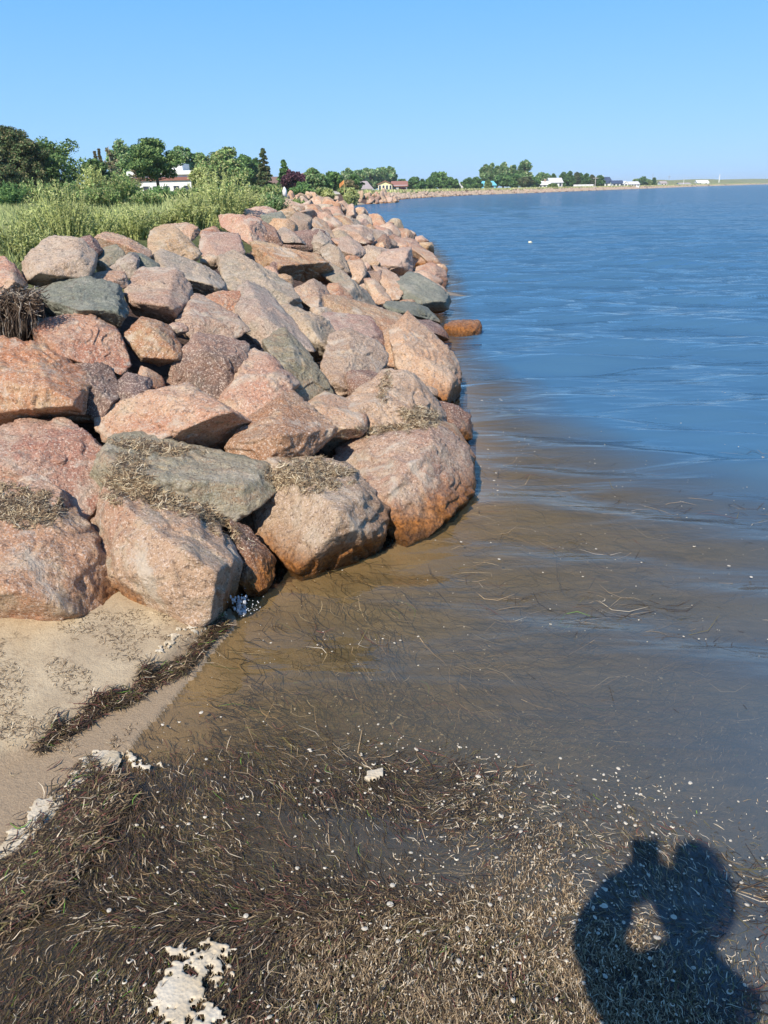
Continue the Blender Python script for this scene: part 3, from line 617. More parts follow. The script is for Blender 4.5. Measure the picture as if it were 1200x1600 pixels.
# promontory stones
protos = []
for k in range(6):
    a = np.random.default_rng(k).normal(size=(14, 3)); a /= np.linalg.norm(a, axis=1, keepdims=True); a *= np.random.default_rng(k+9).uniform(.75, 1.2, 3)
    c, V, Fc = shape_rock(a, 3, 800+k); protos.append(mesh_np('boulder', V, Fc, RM['POPBDP'[k]], smooth=True))
pl = np.array([(-7.8, 86)]+[tuple(q) for q in PROM[:4]]); seg = np.diff(pl, axis=0); L = np.hypot(seg[:, 0], seg[:, 1]); cum = np.concatenate([[0], np.cumsum(L)])
r_ = np.random.default_rng(42)
for k in range(76):
    u = r_.uniform(0, cum[-1]); i = min(np.searchsorted(cum, u)-1, len(L)-1); i = max(i, 0); q = pl[i]+seg[i]*(u-cum[i])/L[i]; nrm = np.array([-seg[i][1], seg[i][0]])/L[i]; din = r_.uniform(.0, 2.6)
    q = q+nrm*din; s = r_.uniform(.34, .64); o = bpy.data.objects.new('boulder', protos[k % 6]); o.location = (q[0], q[1], .05+.45*din-s*.1); o.scale = (s*1.2, s, s*.85); o.rotation_euler = tuple(r_.uniform(0, 6.28, 3)); link(o)
    tag(o, 'small reddish boulder of the stone spit in front of the grey gabled and yellow houses', 'rock', 'boulders of the stone spit')
# far riprap as one mass
Dv, Fi = ico(2); VV = []; FF = []; nb = 0; r_ = np.random.default_rng(77); cl = np.array([tuple(q) for q in [(2.0, 135)]+FAR[:8]]); seg = np.diff(cl, axis=0); L = np.hypot(seg[:, 0], seg[:, 1])
for i in range(len(L)):
    nrm = np.array([-seg[i][1], seg[i][0]])/L[i]; n = int(min(L[i]*5, 900)) if i < 6 else 160
    for k in range(n):
        q = cl[i]+seg[i]*r_.random()+nrm*r_.uniform(0, 3.0); s = r_.uniform(.22, .5)*(1+.3*(i > 5)); zc = .0+.30*min(np.dot(q-cl[i], nrm), 3.0)
        v = Dv*s*r_.uniform(.6, 1.3, 3)*(1+.3*r_.normal(size=(len(Dv), 1))*.5); VV.append(v+[q[0], q[1], zc]); FF.append(Fi+nb); nb += len(Dv)
o = obj_np('riprap', np.concatenate(VV), np.concatenate(FF), rock_mat('riprap_stone', (.34, .25, .19), (.40, .32, .25), (.32, .28, .21)), smooth=False); tag(o, 'distant strip of pinkish rubble stone edging the far shore', 'rubble', None, 'stuff')

# rays onto the stones and the ground
bpy.context.view_layer.update()
bv, bf, b = [], [], 0
for o in ROCKS:
    if np.hypot(o.location.x, o.location.y) > 11: continue
    n = len(o.data.vertices); co = np.empty(n*3, np.float32); o.data.vertices.foreach_get('co', co); co = co.reshape(-1, 3)+np.array(o.location)
    fi = np.empty(len(o.data.loops), np.int32); o.data.loops.foreach_get('vertex_index', fi); bv.append(co); bf.append(fi.reshape(-1, 3)+b); b += n
bvh = BVHTree.FromPolygons(np.concatenate(bv).tolist(), np.concatenate(bf).tolist(), all_triangles=True)
def hit(x, y):
    r = ray(x, y); r = r/np.linalg.norm(r); h = bvh.ray_cast(Vector(CAM), Vector(r)); return (np.array(h[0]), np.array(h[1])) if h[0] is not None else (None, None)

# ------------------------------------------------------------------ strands
def strands(name, C, ang, ln, wd, mats, mi, N=None, lift=None, curl=.5, seed=1, parent=None, tilt=None):
    """Flat ribbons of three segments lying in the plane of N at C."""
    r_ = np.random.default_rng(seed); n = len(C); C = np.asarray(C, float)
    if N is None: N = np.tile([0, 0, 1.], (n, 1))
    N = N+r_.normal(size=(n, 3))*.18; N /= np.linalg.norm(N, axis=1, keepdims=True)
    A = np.stack([np.cos(ang), np.sin(ang), np.zeros(n)], 1)
    if tilt is not None: A[:, 2] = tilt
    A -= N*(A*N).sum(1, keepdims=True); A /= np.linalg.norm(A, axis=1, keepdims=True)+1e-9; B = np.cross(N, A)
    cv = r_.normal(size=n)*curl; V = np.zeros((n, 8, 3)); s = np.array([-.5, -.17, .17, .5]); ww = np.array([.5, 1, 1, .35])
    for k in range(4):
        a = cv*s[k]; ctr = C+A*(ln*s[k])[:, None]+B*(ln*cv*s[k]*s[k])[:, None]+N*(r_.normal(size=n)*.002)[:, None]
        Bk = B*np.cos(2*a)[:, None]-A*np.sin(2*a)[:, None]
        V[:, 2*k] = ctr-Bk*(wd*ww[k]/2)[:, None]; V[:, 2*k+1] = ctr+Bk*(wd*ww[k]/2)[:, None]
    base = (np.arange(n)*8)[:, None, None]; f = np.array([[0, 2, 3, 1], [2, 4, 5, 3], [4, 6, 7, 5]]); Fq = (base+f[None]).reshape(-1, 4)
    return obj_np(name, V.reshape(-1, 3), Fq, mats, np.repeat(mi, 3), parent)

# dry seagrass on the stones
def tuft(cx, cy, rx, ry, n, label, ang=0., seed=0, dark=.3, ln=(.02, .06), pile=.014, dense=1.):
    r_ = np.random.default_rng(seed); C = []; Nn = []
    for k in range(n):
        a, q = r_.uniform(0, 6.28), math.sqrt(r_.random()); x = 1.2*rx*q*math.cos(a); y = 1.25*ry*q*math.sin(a); w_ = 1-q*q
        if r_.random() > -.25+1.5*w_+1.3*float(vnoise(np.array([[cx+x, (cy+y)*1.8, seed*9.]])*.11, seed)[0]): continue
        X_ = cx+x*math.cos(ang)-y*math.sin(ang); Y_ = cy+x*math.sin(ang)+y*math.cos(ang); h, nn = hit(X_, Y_)
        if h is None: continue
        if nn[2] < .15 and r_.random() < .8: continue
        C.append(h+nn*(.001+r_.random()*pile*w_*1.2)); Nn.append(nn)
    n = len(C)
    if not n: return
    mi_ = r_.choice(4, n, p=[.34-dark*.2, .36, .12+dark*.36, .18-dark*.16])
    o = strands('dried_seagrass', np.array(C), r_.uniform(0, 6.28, n), r_.uniform(*ln, n), r_.uniform(.0018, .0036, n), DRY, mi_, np.array(Nn), seed=seed, curl=.9)
    tag(o, label, 'seagrass', 'dried seagrass caught on the boulders', 'stuff')
tuft(486, 742, 62, 24, 6500, 'straw-coloured seagrass mat capping the big rounded boulder at the water', 0, 1)
tuft(610, 670, 75, 9, 2200, 'dry seagrass along the ledge of the broad orange boulder', -.12, 2)
tuft(655, 650, 32, 14, 1500, 'dry seagrass clump at the right end of the ledge', .1, 3)
tuft(20, 790, 75, 28, 5500, 'thick brown seagrass heap on the stone at the left edge', .1, 4, .6)
tuft(200, 745, 32, 42, 2600, 'seagrass draped on the left side of the striped slab', .5, 5, .5)
tuft(265, 785, 85, 14, 3000, 'seagrass packed in the joint between striped slab and wedge-shaped boulder', .32, 6, .5)
tuft(245, 700, 70, 9, 1400, 'thin seagrass line along the top of the striped slab', .12, 7, .5)
tuft(600, 610, 10, 28, 500, 'wisps of dry seagrass in the crack right of the egg-shaped boulder', .2, 8)
tuft(340, 820, 60, 12, 900, 'brown seagrass trailing down to the wet slab', .6, 9, .7)

# hanging roots at the left edge
Cc = march(30, 500)-.16; mb = MB(); r_ = np.random.default_rng(9)
for k in range(150):
    x = r_.uniform(-45, 64); y = r_.uniform(445, 480); L_ = r_.uniform(20, 75); pts = []; dt = r_.uniform(-.06, .16); bx = r_.normal()*9
    for j in range(6):
        u = j/5; pts.append(CAM+ray(x+bx*u+r_.normal()*1.8, y+L_*u+r_.normal()*1.2)*(Cc+dt+.02*r_.normal()))
    mb.tube(pts, [r_.uniform(.0015, .0042)*(1-.6*j/5) for j in range(6)], 4, int(r_.choice(3, p=[.35, .4, .25])))
for k in range(170):
    x = r_.uniform(-45, 60); y = r_.uniform(452, 485); a = r_.uniform(-.6, .6); pts = [CAM+ray(x+j*7*math.cos(a), y+j*7*math.sin(a)+r_.normal()*2)*(Cc+r_.uniform(-.05, .04)) for j in range(4)]
    mb.tube(pts, .002, 4, int(r_.choice(3)))
o = mb.build('hanging_roots', [strandm('root_grey', (.33, .28, .22), .9), strandm('root_brown', (.13, .09, .06), .9), DRY[2]]); tag(o, 'tangle of dead grey roots hanging over a dark hollow at the left edge', 'roots')
mb = MB()  # peat behind the roots
c, V, Fc = shape_rock([CAM+ray(x, y)*(Cc+t) for x, y, t in [(-60,470,.1),(50,468,.1),(58,530,.12),(-60,535,.1),(-60,455,.6),(55,455,.6),(55,540,.6),(-60,545,.6),(0,500,.05)]], 5, 555)
o = obj_np('peat_bank', V, Fc, plain('peat', (.035, .025, .018), .95, .5, 12), loc=tuple(c), smooth=True); tag(o, 'dark crumbling peat behind the hanging roots', 'soil')

# shore litter ------------------------------------------------------
def tz(x, y): return terrain_z(np.asarray(x, float), np.asarray(y, float))[0]
def px_line(pts, n, sx, r_, z=.02):                              # points scattered round a line given by its pixels
    pts = np.array(pts, float); seg = np.diff(pts, axis=0); L = np.hypot(seg[:, 0], seg[:, 1]); cum = np.concatenate([[0], np.cumsum(L)]); u = r_.uniform(0, cum[-1], n)
    i = np.clip(np.searchsorted(cum, u)-1, 0, len(L)-1); q = pts[i]+seg[i]*((u-cum[i])/L[i])[:, None]; nr = np.stack([-seg[i][:, 1], seg[i][:, 0]], 1)/L[i][:, None]
    return q+nr*(r_.normal(size=n)*sx)[:, None]
def ground_pts(Q, z=.0): return np.array([gp(a, b_, z) for a, b_ in Q])
r_ = np.random.default_rng(31)
Q = px_line([(352, 965), (300, 1018), (255, 1050), (205, 1085), (160, 1100), (118, 1130), (80, 1160), (60, 1170)], 4800, 4.2, r_); Q[:, 1] += 16*n2(Q[:, 0], Q[:, 1]*.2, .03, 3, 3)
Q = Q[(r_.random(len(Q)) < .35+.65*sstep(60, 230, Q[:, 0]))]
C = ground_pts(Q, .03); C[:, 2] = tz(C[:, 0], C[:, 1])+r_.random(len(C))*.013+.002; n = len(C)
o = strands('seagrass_wrack', C, r_.normal(.75, .8, n), r_.uniform(.02, .075, n), r_.uniform(.0016, .0036, n), SM, r_.choice(7, n, p=[.42, .27, .06, .1, .03, .11, .01]), seed=2, curl=.9)
tag(o, 'dark band of seagrass wrack along the edge of the sand', 'seagrass', None, 'stuff')
Q = px_line([(180, 1215), (150, 1260), (110, 1300), (85, 1345), (40, 1380), (-30, 1420)], 9000, 22, r_); C = ground_pts(Q, .0); C[:, 2] = np.maximum(tz(C[:, 0], C[:, 1]), 0)+r_.random(len(C))*.016; n = len(C)
o = strands('seagrass_wrack', C, r_.normal(.9, .7, n), r_.uniform(.02, .07, n), r_.uniform(.0016, .0036, n), SM, r_.choice(7, n, p=[.34, .30, .1, .14, .03, .08, .01]), seed=3, curl=.8)
tag(o, 'brown seagrass piled against the foam at the lower left', 'seagrass', None, 'stuff')
# dry crumbs on the sand
Q = np.stack([r_.uniform(-40, 370, 14000), r_.uniform(900, 1300, 14000)], 1)
keep = (n2(Q[:, 0], Q[:, 1]*1.6, .016, 8, 4) > .02+.25*sstep(1090, 1180, Q[:, 1]+Q[:, 0]*.3)); Q = Q[keep]; C = ground_pts(Q, .08); z_, s_, b_ = terrain_z(C[:, 0], C[:, 1]); k_ = (b_ > .03); C = C[k_]; C[:, 2] = z_[k_]+.002; n = len(C)
o = strands('seagrass_crumbs', C, r_.uniform(0, 6.28, n), r_.uniform(.006, .028, n), r_.uniform(.001, .0024, n), DRY, r_.choice(4, n, p=[.18, .42, .33, .07]), seed=4, curl=1.2)
tag(o, 'dry brown crumbs of seagrass scattered over the sand', 'seagrass', None, 'stuff')

# floating seagrass ---------------------------------------------------
N_ = 300000
Q = np.stack([r_.uniform(-60, 1260, N_), 900+760*r_.random(N_)**.75], 1); d = dens(Q[:, 0], Q[:, 1]); keep = r_.random(N_) < d*.60+.006
Q = Q[keep]; C = ground_pts(Q, 0.); z_, s_, b_ = terrain_z(C[:, 0], C[:, 1]); k_ = (b_ < .0) & (s_ < 0); C = C[k_]; Q = Q[k_]; z_ = z_[k_]; n = len(C)
dd = np.clip(dens(Q[:, 0], Q[:, 1]), 0, 1)
C[:, 2] = np.maximum(-.002-.035*r_.random(n)**1.5, z_+.004)+.007*(r_.random(n) < .38*dd)
ang = 2.2*n2(C[:, 0], C[:, 1], 1.3, 15, 3)*1.6+.2+r_.normal(size=n)*.45
lower = sstep(1380, 1520, Q[:, 1]); ang = ang*(1-lower)+(1.3+r_.normal(size=n)*.6)*lower
pale = sstep(-.1, .45, n2(Q[:, 0], Q[:, 1], .007, 91, 3)+.5*sstep(1400, 1520, Q[:, 1])*sstep(380, 520, Q[:, 0])+.35*sstep(650, 850, Q[:, 0])-.15)
u = r_.random(n); mi_ = np.select([u < .48-.25*pale, u < .78-.28*pale, u < .86-.2*pale, u < .91-.1*pale, u < .94+.02*pale, u < .996], [0, 1, 2, 3, 4, 5], 6)
ln = r_.uniform(.014, .055, n)*(1-.45*pale); 
o = strands('floating_seagrass', C, ang, ln, r_.uniform(.0009, .0024, n), SM, mi_, seed=6, curl=.7)
tag(o, 'dense mat of loose brown and olive seagrass floating in the near shallows', 'seagrass', None, 'stuff')
# longer single blades drifting further out
n = 5200; Q = np.stack([r_.uniform(330, 1260, n), 1600-900*r_.random(n)**.8], 1); C = ground_pts(Q, 0.); z_, s_, b_ = terrain_z(C[:, 0], C[:, 1]); k_ = (b_ < -.05) & (s_ < -.05); C = C[k_]; Q = Q[k_]
k_ = n2(C[:, 0], C[:, 1], 1.4, 19, 4) > -.12; C = C[k_]; n = len(C); C[:, 2] = -.003-.03*r_.random(n)
ang = 1.8*n2(C[:, 0], C[:, 1], .9, 16, 3)-.25+r_.normal(size=n)*.35
o = strands('drifting_seagrass', C, ang, r_.uniform(.05, .2, n), r_.uniform(.0014, .0034, n), SM, r_.choice(7, n, p=[.35, .27, .08, .2, .05, .045, .005]), seed=7, curl=1.0)
tag(o, 'long thin seagrass blades drifting singly in the brown shallows', 'seagrass', None, 'stuff')
# fine beige scum
n = 90000; Q = np.stack([r_.uniform(380, 1260, n), r_.uniform(1150, 1660, n)], 1)
w_ = np.clip(.65*sstep(1380, 1500, Q[:, 1])*sstep(400, 520, Q[:, 0])*sstep(1150, 850, Q[:, 0])+.6*np.exp(-((Q[:, 0]-850)/150)**2-((Q[:, 1]-1380)/120)**2), 0, 1)*sstep(-.25, .3, n2(Q[:, 0], Q[:, 1], .017, 29, 4))
Q = Q[r_.random(n) < w_]; C = ground_pts(Q, 0.); n = len(C); C[:, 2] = .003+.003*r_.random(n)
o = strands('floating_scum', C, r_.normal(1.5, .7, n), r_.uniform(.005, .022, n), r_.uniform(.0007, .0022, n), [SM[3], SM[4], SM[1]], r_.choice(3, n, p=[.42, .11, .47]), seed=8, curl=.45)
tag(o, 'beige scum of broken seagrass bits floating at the bottom of the shallows', 'scum', None, 'stuff')

# bubbles
M_BUB = plain('bubble_film', (.46, .41, .32), .35, .25, 30)
def bubbles(name, C, rad, label, ringp=.2, seed=0):
    r_ = np.random.default_rng(seed); n = len(C); k = 9; an = np.arange(k)*2*math.pi/k; V = np.zeros((n, k*2, 3))
    wob = 1+.22*r_.normal(size=(n, k)); wob = (wob+np.roll(wob, 1, 1))/2; el = r_.uniform(.65, 1.0, n)
    inner = np.where(r_.random(n) < ringp, .62, .08)
    rot = r_.uniform(0, 3.14, n)
    for j, (f, h) in enumerate(((1., .0005), (inner, .0028))):
        rr = rad*(f if j == 0 else inner); x = rr[:, None]*np.cos(an)*wob; y = rr[:, None]*np.sin(an)*wob*el[:, None]
        V[:, j*k:(j+1)*k, 0] = C[:, 0, None]+x*np.cos(rot)[:, None]-y*np.sin(rot)[:, None]; V[:, j*k:(j+1)*k, 1] = C[:, 1, None]+x*np.sin(rot)[:, None]+y*np.cos(rot)[:, None]; V[:, j*k:(j+1)*k, 2] = C[:, 2, None]+h
    f = np.array([[i, (i+1) % k, k+(i+1) % k, k+i] for i in range(k)]); Fq = ((np.arange(n)*2*k)[:, None, None]+f[None]).reshape(-1, 4)
    o = obj_np(name, V.reshape(-1, 3), Fq, M_BUB, smooth=True); tag(o, label, 'foam', None, 'stuff')
n = 16000; Q = np.stack([r_.uniform(150, 1260, n), 1640-1040*r_.random(n)**.9], 1)
w_ = .12+.75*np.exp(-((Q[:, 0]-900)/260)**2-((Q[:, 1]-1350)/200)**2)+.35*np.exp(-((Q[:, 0]-620)/160)**2-((Q[:, 1]-1200)/90)**2)+.5*np.exp(-((Q[:, 0]-765)/60)**2-((Q[:, 1]-740)/80)**2)
Q = Q[r_.random(n) < w_*.55*(.5+sstep(-.3, .4, n2(Q[:, 0], Q[:, 1], .012, 44, 3)))]; C = ground_pts(Q, 0.); z_, s_, b_ = terrain_z(C[:, 0], C[:, 1]); C = C[(b_ < 0) & (s_ < .0)]; C[:, 2] = .005+.002*sstep(2, 5, C[:, 1])
rad = np.minimum(.0016+.0019*r_.exponential(size=len(C)), .0095)*(1+.10*np.maximum(C[:, 1]-2, 0))
bubbles('foam_bubbles', C, rad*.75, 'white bubbles and foam flecks dotting the water surface', .2, 3)

# foam patches: real froth sheets about a centimetre thick
def foam(px_poly, thr, label, seed, cell=.0024, z0=.004, onland=True, freq=28, thick=.005):
    W = np.array([gp(a, b_, 0)[:2] for a, b_ in px_poly]); x0, y0 = W.min(0); x1, y1 = W.max(0); xs = np.arange(x0, x1, cell); ys = np.arange(y0, y1, cell); nx, ny = len(xs), len(ys)
    Xg, Yg = np.meshgrid(xs, ys, indexing='ij'); X_ = Xg.ravel(); Y_ = Yg.ravel(); sd = sdist(W, X_, Y_); sc_ = min(x1-x0, y1-y0)
    f = np.minimum(sd/(.22*sc_), 1.)+1.5*n2(X_, Y_, freq*.5, seed, 4)+1.3*n2(X_, Y_, freq*1.5, seed+5, 3)+.8*n2(X_, Y_, 110, seed+6, 1)-thr; h = np.clip(f*1.5, 0, 1)**.5*thick*(1+.3*n2(X_, Y_, 30, seed+2, 1))
    g = np.maximum(tz(X_, Y_), 0) if onland else 0; Zf = g+z0+h
    i, j = np.meshgrid(np.arange(nx-1), np.arange(ny-1), indexing='ij'); q = np.stack([i*ny+j, (i+1)*ny+j, (i+1)*ny+j+1, i*ny+j+1], -1).reshape(-1, 4)
    ok = (f[q] > 0).sum(1) >= 3; Zf = np.where(f > 0, Zf, g+z0-.006)
    o = obj_np('foam_patch', np.stack([X_, Y_, Zf], 1), q[ok], M_FOAM, smooth=True); tag(o, label, 'foam', 'froth left on the water edge', 'stuff')
foam([(265,1480),(300,1460),(345,1462),(378,1478),(372,1530),(350,1580),(335,1625),(255,1640),(225,1600),(225,1550),(245,1520)], .62, 'cream froth patch with ragged holes at the bottom of the picture', 1, onland=False)
foam([(105,1225),(130,1212),(165,1180),(188,1180),(186,1200),(155,1225),(130,1250),(108,1245)], -.4, 'froth lump at the upper end of the foam line', 2)
foam([(45,1275),(75,1248),(100,1262),(98,1290),(70,1305),(45,1300)], -.4, 'round froth lump in the middle of the foam line', 3)
foam([(-30,1370),(0,1330),(30,1305),(60,1300),(50,1325),(20,1360),(-30,1400)], -.4, 'froth streak at the left edge of the foam line', 4)
foam([(235,1040),(280,1005),(330,970),(352,958),(356,968),(330,985),(285,1020),(245,1055)], .55, 'yellowish froth along the foot of the wedge-shaped boulder', 5)
foam([(185,1180),(215,1165),(235,1190),(260,1185),(265,1200),(220,1215),(190,1195)], .75, 'thin broken froth where the wet sand meets the water', 6, onland=False)
foam([(570,1205),(598,1203),(600,1218),(575,1222)], .1, 'small floating froth island amid the seagrass', 7, .003, onland=False)

# splash
mb = MB(); r_ = np.random.default_rng(12); b0 = gp(383, 958, .0); VV = []; FF = []; nb = 0; Dv, Fi = ico(3)
def drop(p, s, st=1.):
    global nb
    v = Dv*(1+.25*fbm(Dv*2.2+p*40, 3, 2)[:, None])*np.array([s, s, s*st]); VV.append(v+p); FF.append(Fi+nb); nb += len(Dv)
for k in range(46):
    u = r_.random(); a = r_.uniform(-1, 1); drop(b0+np.array([-.012+a*.024*(.4+u)-.01*u, .01*r_.normal(), .0+.075*u]), r_.uniform(.003, .0085)*(1.15-u*.6), 1.6)
for k in range(70): drop(b0+np.array([r_.normal()*.035, r_.normal()*.02, abs(r_.normal())*.04+.003]), r_.uniform(.001, .0028))
t = NT('splash_water'); gl = t.bsdf((.9, .92, .95), .08, None, .8); gl.inputs['Transmission Weight'].default_value = .45; gl.inputs['IOR'].default_value = 1.33; t.done(gl.outputs[0])
o = obj_np('water_splash', np.concatenate(VV), np.concatenate(FF), t.mat, smooth=True); tag(o, 'small white splash of water thrown up at the foot of the wedge-shaped boulder', 'splash', None, 'stuff')

# ------------------------------------------------------------------ vegetation
GL = [leafm('grass_light', (.56, .60, .26)), leafm('grass_mid', (.50, .56, .23)), leafm('grass_straw', (.62, .56, .32)), leafm('grass_dark', (.36, .42, .17))]
def blades(name, X_, Y_, Z_, h, wd, mats, mi_, lean, seed):
    r_ = np.random.default_rng(seed); n = len(X_); a = r_.uniform(0, 6.28, n); b = r_.uniform(0, 6.28, n); V = np.zeros((n, 6, 3)); wv = np.stack([np.cos(b), np.sin(b), np.zeros(n)], 1); ld = np.stack([np.cos(a), np.sin(a), np.zeros(n)], 1)
    P0 = np.stack([X_, Y_, Z_], 1)
    for k, (s, q) in enumerate(((0, 1.), (.55, .8), (1., .12))):
        c = P0+ld*(h*lean*s**2)[:, None]; c[:, 2] += h*s*(1-.3*lean*s); V[:, 2*k] = c-wv*(wd*q/2)[:, None]; V[:, 2*k+1] = c+wv*(wd*q/2)[:, None]
    Fq = ((np.arange(n)*6)[:, None, None]+np.array([[0, 1, 3, 2], [2, 3, 5, 4]])[None]).reshape(-1, 4)
    return obj_np(name, V.reshape(-1, 3), Fq, mats, np.repeat(mi_, 2))
r_ = np.random.default_rng(88)
GRASS = np.array([gp(a, b, TOP)[:2] for a, b in [(-200, 440), (-60, 425), (0, 405), (38, 398), (60, 380), (130, 366), (170, 360), (232, 350), (262, 341), (318, 350), (345, 343), (385, 324), (450, 320), (478, 317)]]+[(-3.4, 40), (-6.5, 58), (-9.5, 76), (-9, 92), (-60, 130), (-60, 2)])
def bank_grass(n, d0, d1, x0, x1, hmin, hmax, wd, label, seed, smin=2.0):
    r_ = np.random.default_rng(seed); d = d0*(d1/d0)**r_.random(n); X_ = x0+(x1-x0)*r_.random(n); X_ = np.where(X_ < 0, X_, X_)*d/d0 if False else X_
    z, sl, sb = terrain_z(X_, d); clump = n2(X_, d, .9, seed, 3); sg = sdist(GRASS, X_, d); k = (sg > .05*n2(X_, d, 2., 5, 2)) & (r_.random(n) < .55+.9*clump); X_, d, z, clump = X_[k], d[k], z[k], clump[k]; m_ = len(X_)
    h = (hmin+(hmax-hmin)*r_.random(m_)**1.5)*(1+.45*clump)*(.6+.4*sstep(0, .8, sg[k])); pal = n2(X_, d, .35, seed+3, 3)
    u = r_.random(m_)+pal*.5; mi_ = np.select([u < .30, u < .62, u < .95], [1, 0, 3], 2)
    o = blades(label[0], X_, d, z-.02, h, wd*(.6+.8*r_.random(m_))*(1+d/30), GL, mi_, r_.uniform(.1, .7, m_), seed); tag(o, label[1], 'grass', None, 'stuff')
bank_grass(60000, 2.6, 14, -9, -1.2, .10, .30, .006, ('tall_grass', 'tall light green grass growing over the top of the stone bank'), 301, 2.25)
bank_grass(45000, 12, 60, -22, -1.5, .15, .38, .010, ('meadow_grass', 'yellow-green meadow grass running back behind the bank'), 302, 2.3)
bank_grass(26000, 55, 130, -60, 2, .4, .8, .03, ('distant_grass', 'golden strip of grass between the bank and the stone spit'), 303, 2.0)

r_ = np.random.default_rng(66); cl = np.array([(2.0, 135)]+[tuple(q) for q in FAR[:8]]); sg_ = np.diff(cl, axis=0); Lg = np.hypot(sg_[:, 0], sg_[:, 1]); X_ = []; Y_ = []
for i in range(len(Lg)):
    n = int(Lg[i]*26); u = r_.random(n); dn = r_.uniform(2.6, 12, n); nn_ = np.array([-sg_[i][1], sg_[i][0]])/Lg[i]; X_.append(cl[i][0]+sg_[i][0]*u+nn_[0]*dn); Y_.append(cl[i][1]+sg_[i][1]*u+nn_[1]*dn)
X_ = np.concatenate(X_); Y_ = np.concatenate(Y_); n = len(X_); o = blades('shore_grass', X_, Y_, terrain_z(X_, Y_)[0], r_.uniform(.25, .7, n), r_.uniform(.1, .3, n)*(1+Y_/500), GL, r_.choice(4, n, p=[.3, .2, .4, .1]), r_.uniform(.1, .6, n), 5); tag(o, 'strip of yellow-green grass on top of the distant rubble shore', 'grass', None, 'stuff')
def leaf_quads(C, size, r_, aspect=1., up=.3):
    n = len(C); N = r_.normal(size=(n, 3)); N[:, 2] = np.abs(N[:, 2])+up; N /= np.linalg.norm(N, axis=1, keepdims=True); a = r_.normal(size=(n, 3)); A = np.cross(N, a); A /= np.linalg.norm(A, axis=1, keepdims=True); B = np.cross(N, A)
    s = (size*(.6+.8*r_.random(n)))[:, None] if hasattr(size, '__len__') else (size*(.6+.8*r_.random(n)))[:, None]
    V = np.stack([C-A*s*.5, C+B*s*.5*aspect*.6-A*s*.1, C+A*s*.5, C-B*s*.5*aspect*.6+A*s*.1], 1)
    return V.reshape(-1, 3), np.arange(n*4).reshape(-1, 4)
LM = {
 'pine': [leafm('pine_dark', (.030, .055, .022)), leafm('pine_mid', (.055, .085, .03)), leafm('pine_light', (.09, .12, .045))],
 'brownpine': [leafm('pine_brown', (.072, .066, .036)), leafm('pine_olive', (.046, .062, .028)), leafm('pine_green', (.04, .062, .028))],
 'leafy': [leafm('leaf_dark', (.06, .092, .034)), leafm('leaf_mid', (.10, .14, .05)), leafm('leaf_light', (.145, .19, .07))],
 'poplar': [leafm('poplar_dark', (.045, .085, .035)), leafm('poplar_mid', (.085, .13, .055)), leafm('poplar_light', (.13, .18, .08))],
 'dark': [leafm('darkleaf_a', (.035, .065, .025)), leafm('darkleaf_b', (.05, .09, .035)), leafm('darkleaf_c', (.075, .12, .04))],
 'purple': [leafm('purple_a', (.025, .012, .018)), leafm('purple_b', (.045, .02, .028)), leafm('purple_c', (.06, .03, .035))],
 'lime': [leafm('lime_a', (.40, .46, .17)), leafm('lime_b', (.52, .58, .23)), leafm('lime_c', (.60, .62, .29))],
 'tawny': [leafm('tawny_a', (.085, .07, .042)), leafm('tawny_b', (.07, .07, .035)), leafm('tawny_c', (.11, .09, .055))],
}
def clumps(centers, rad, per, r_, size, mixp=(.35, .4, .25), flat=.75):
    C = []; 
    for c, r in zip(centers, rad):
        k = max(6, int(per*(r/np.mean(rad))**2)); d = r_.normal(size=(k, 3)); d /= np.linalg.norm(d, axis=1, keepdims=True); C.append(c+d*(r*r_.random((k, 1))**.45)*np.array([1, 1, flat]))
    C = np.concatenate(C); V, Fq = leaf_quads(C, size, r_); return V, Fq, r_.choice(3, len(C), p=mixp)
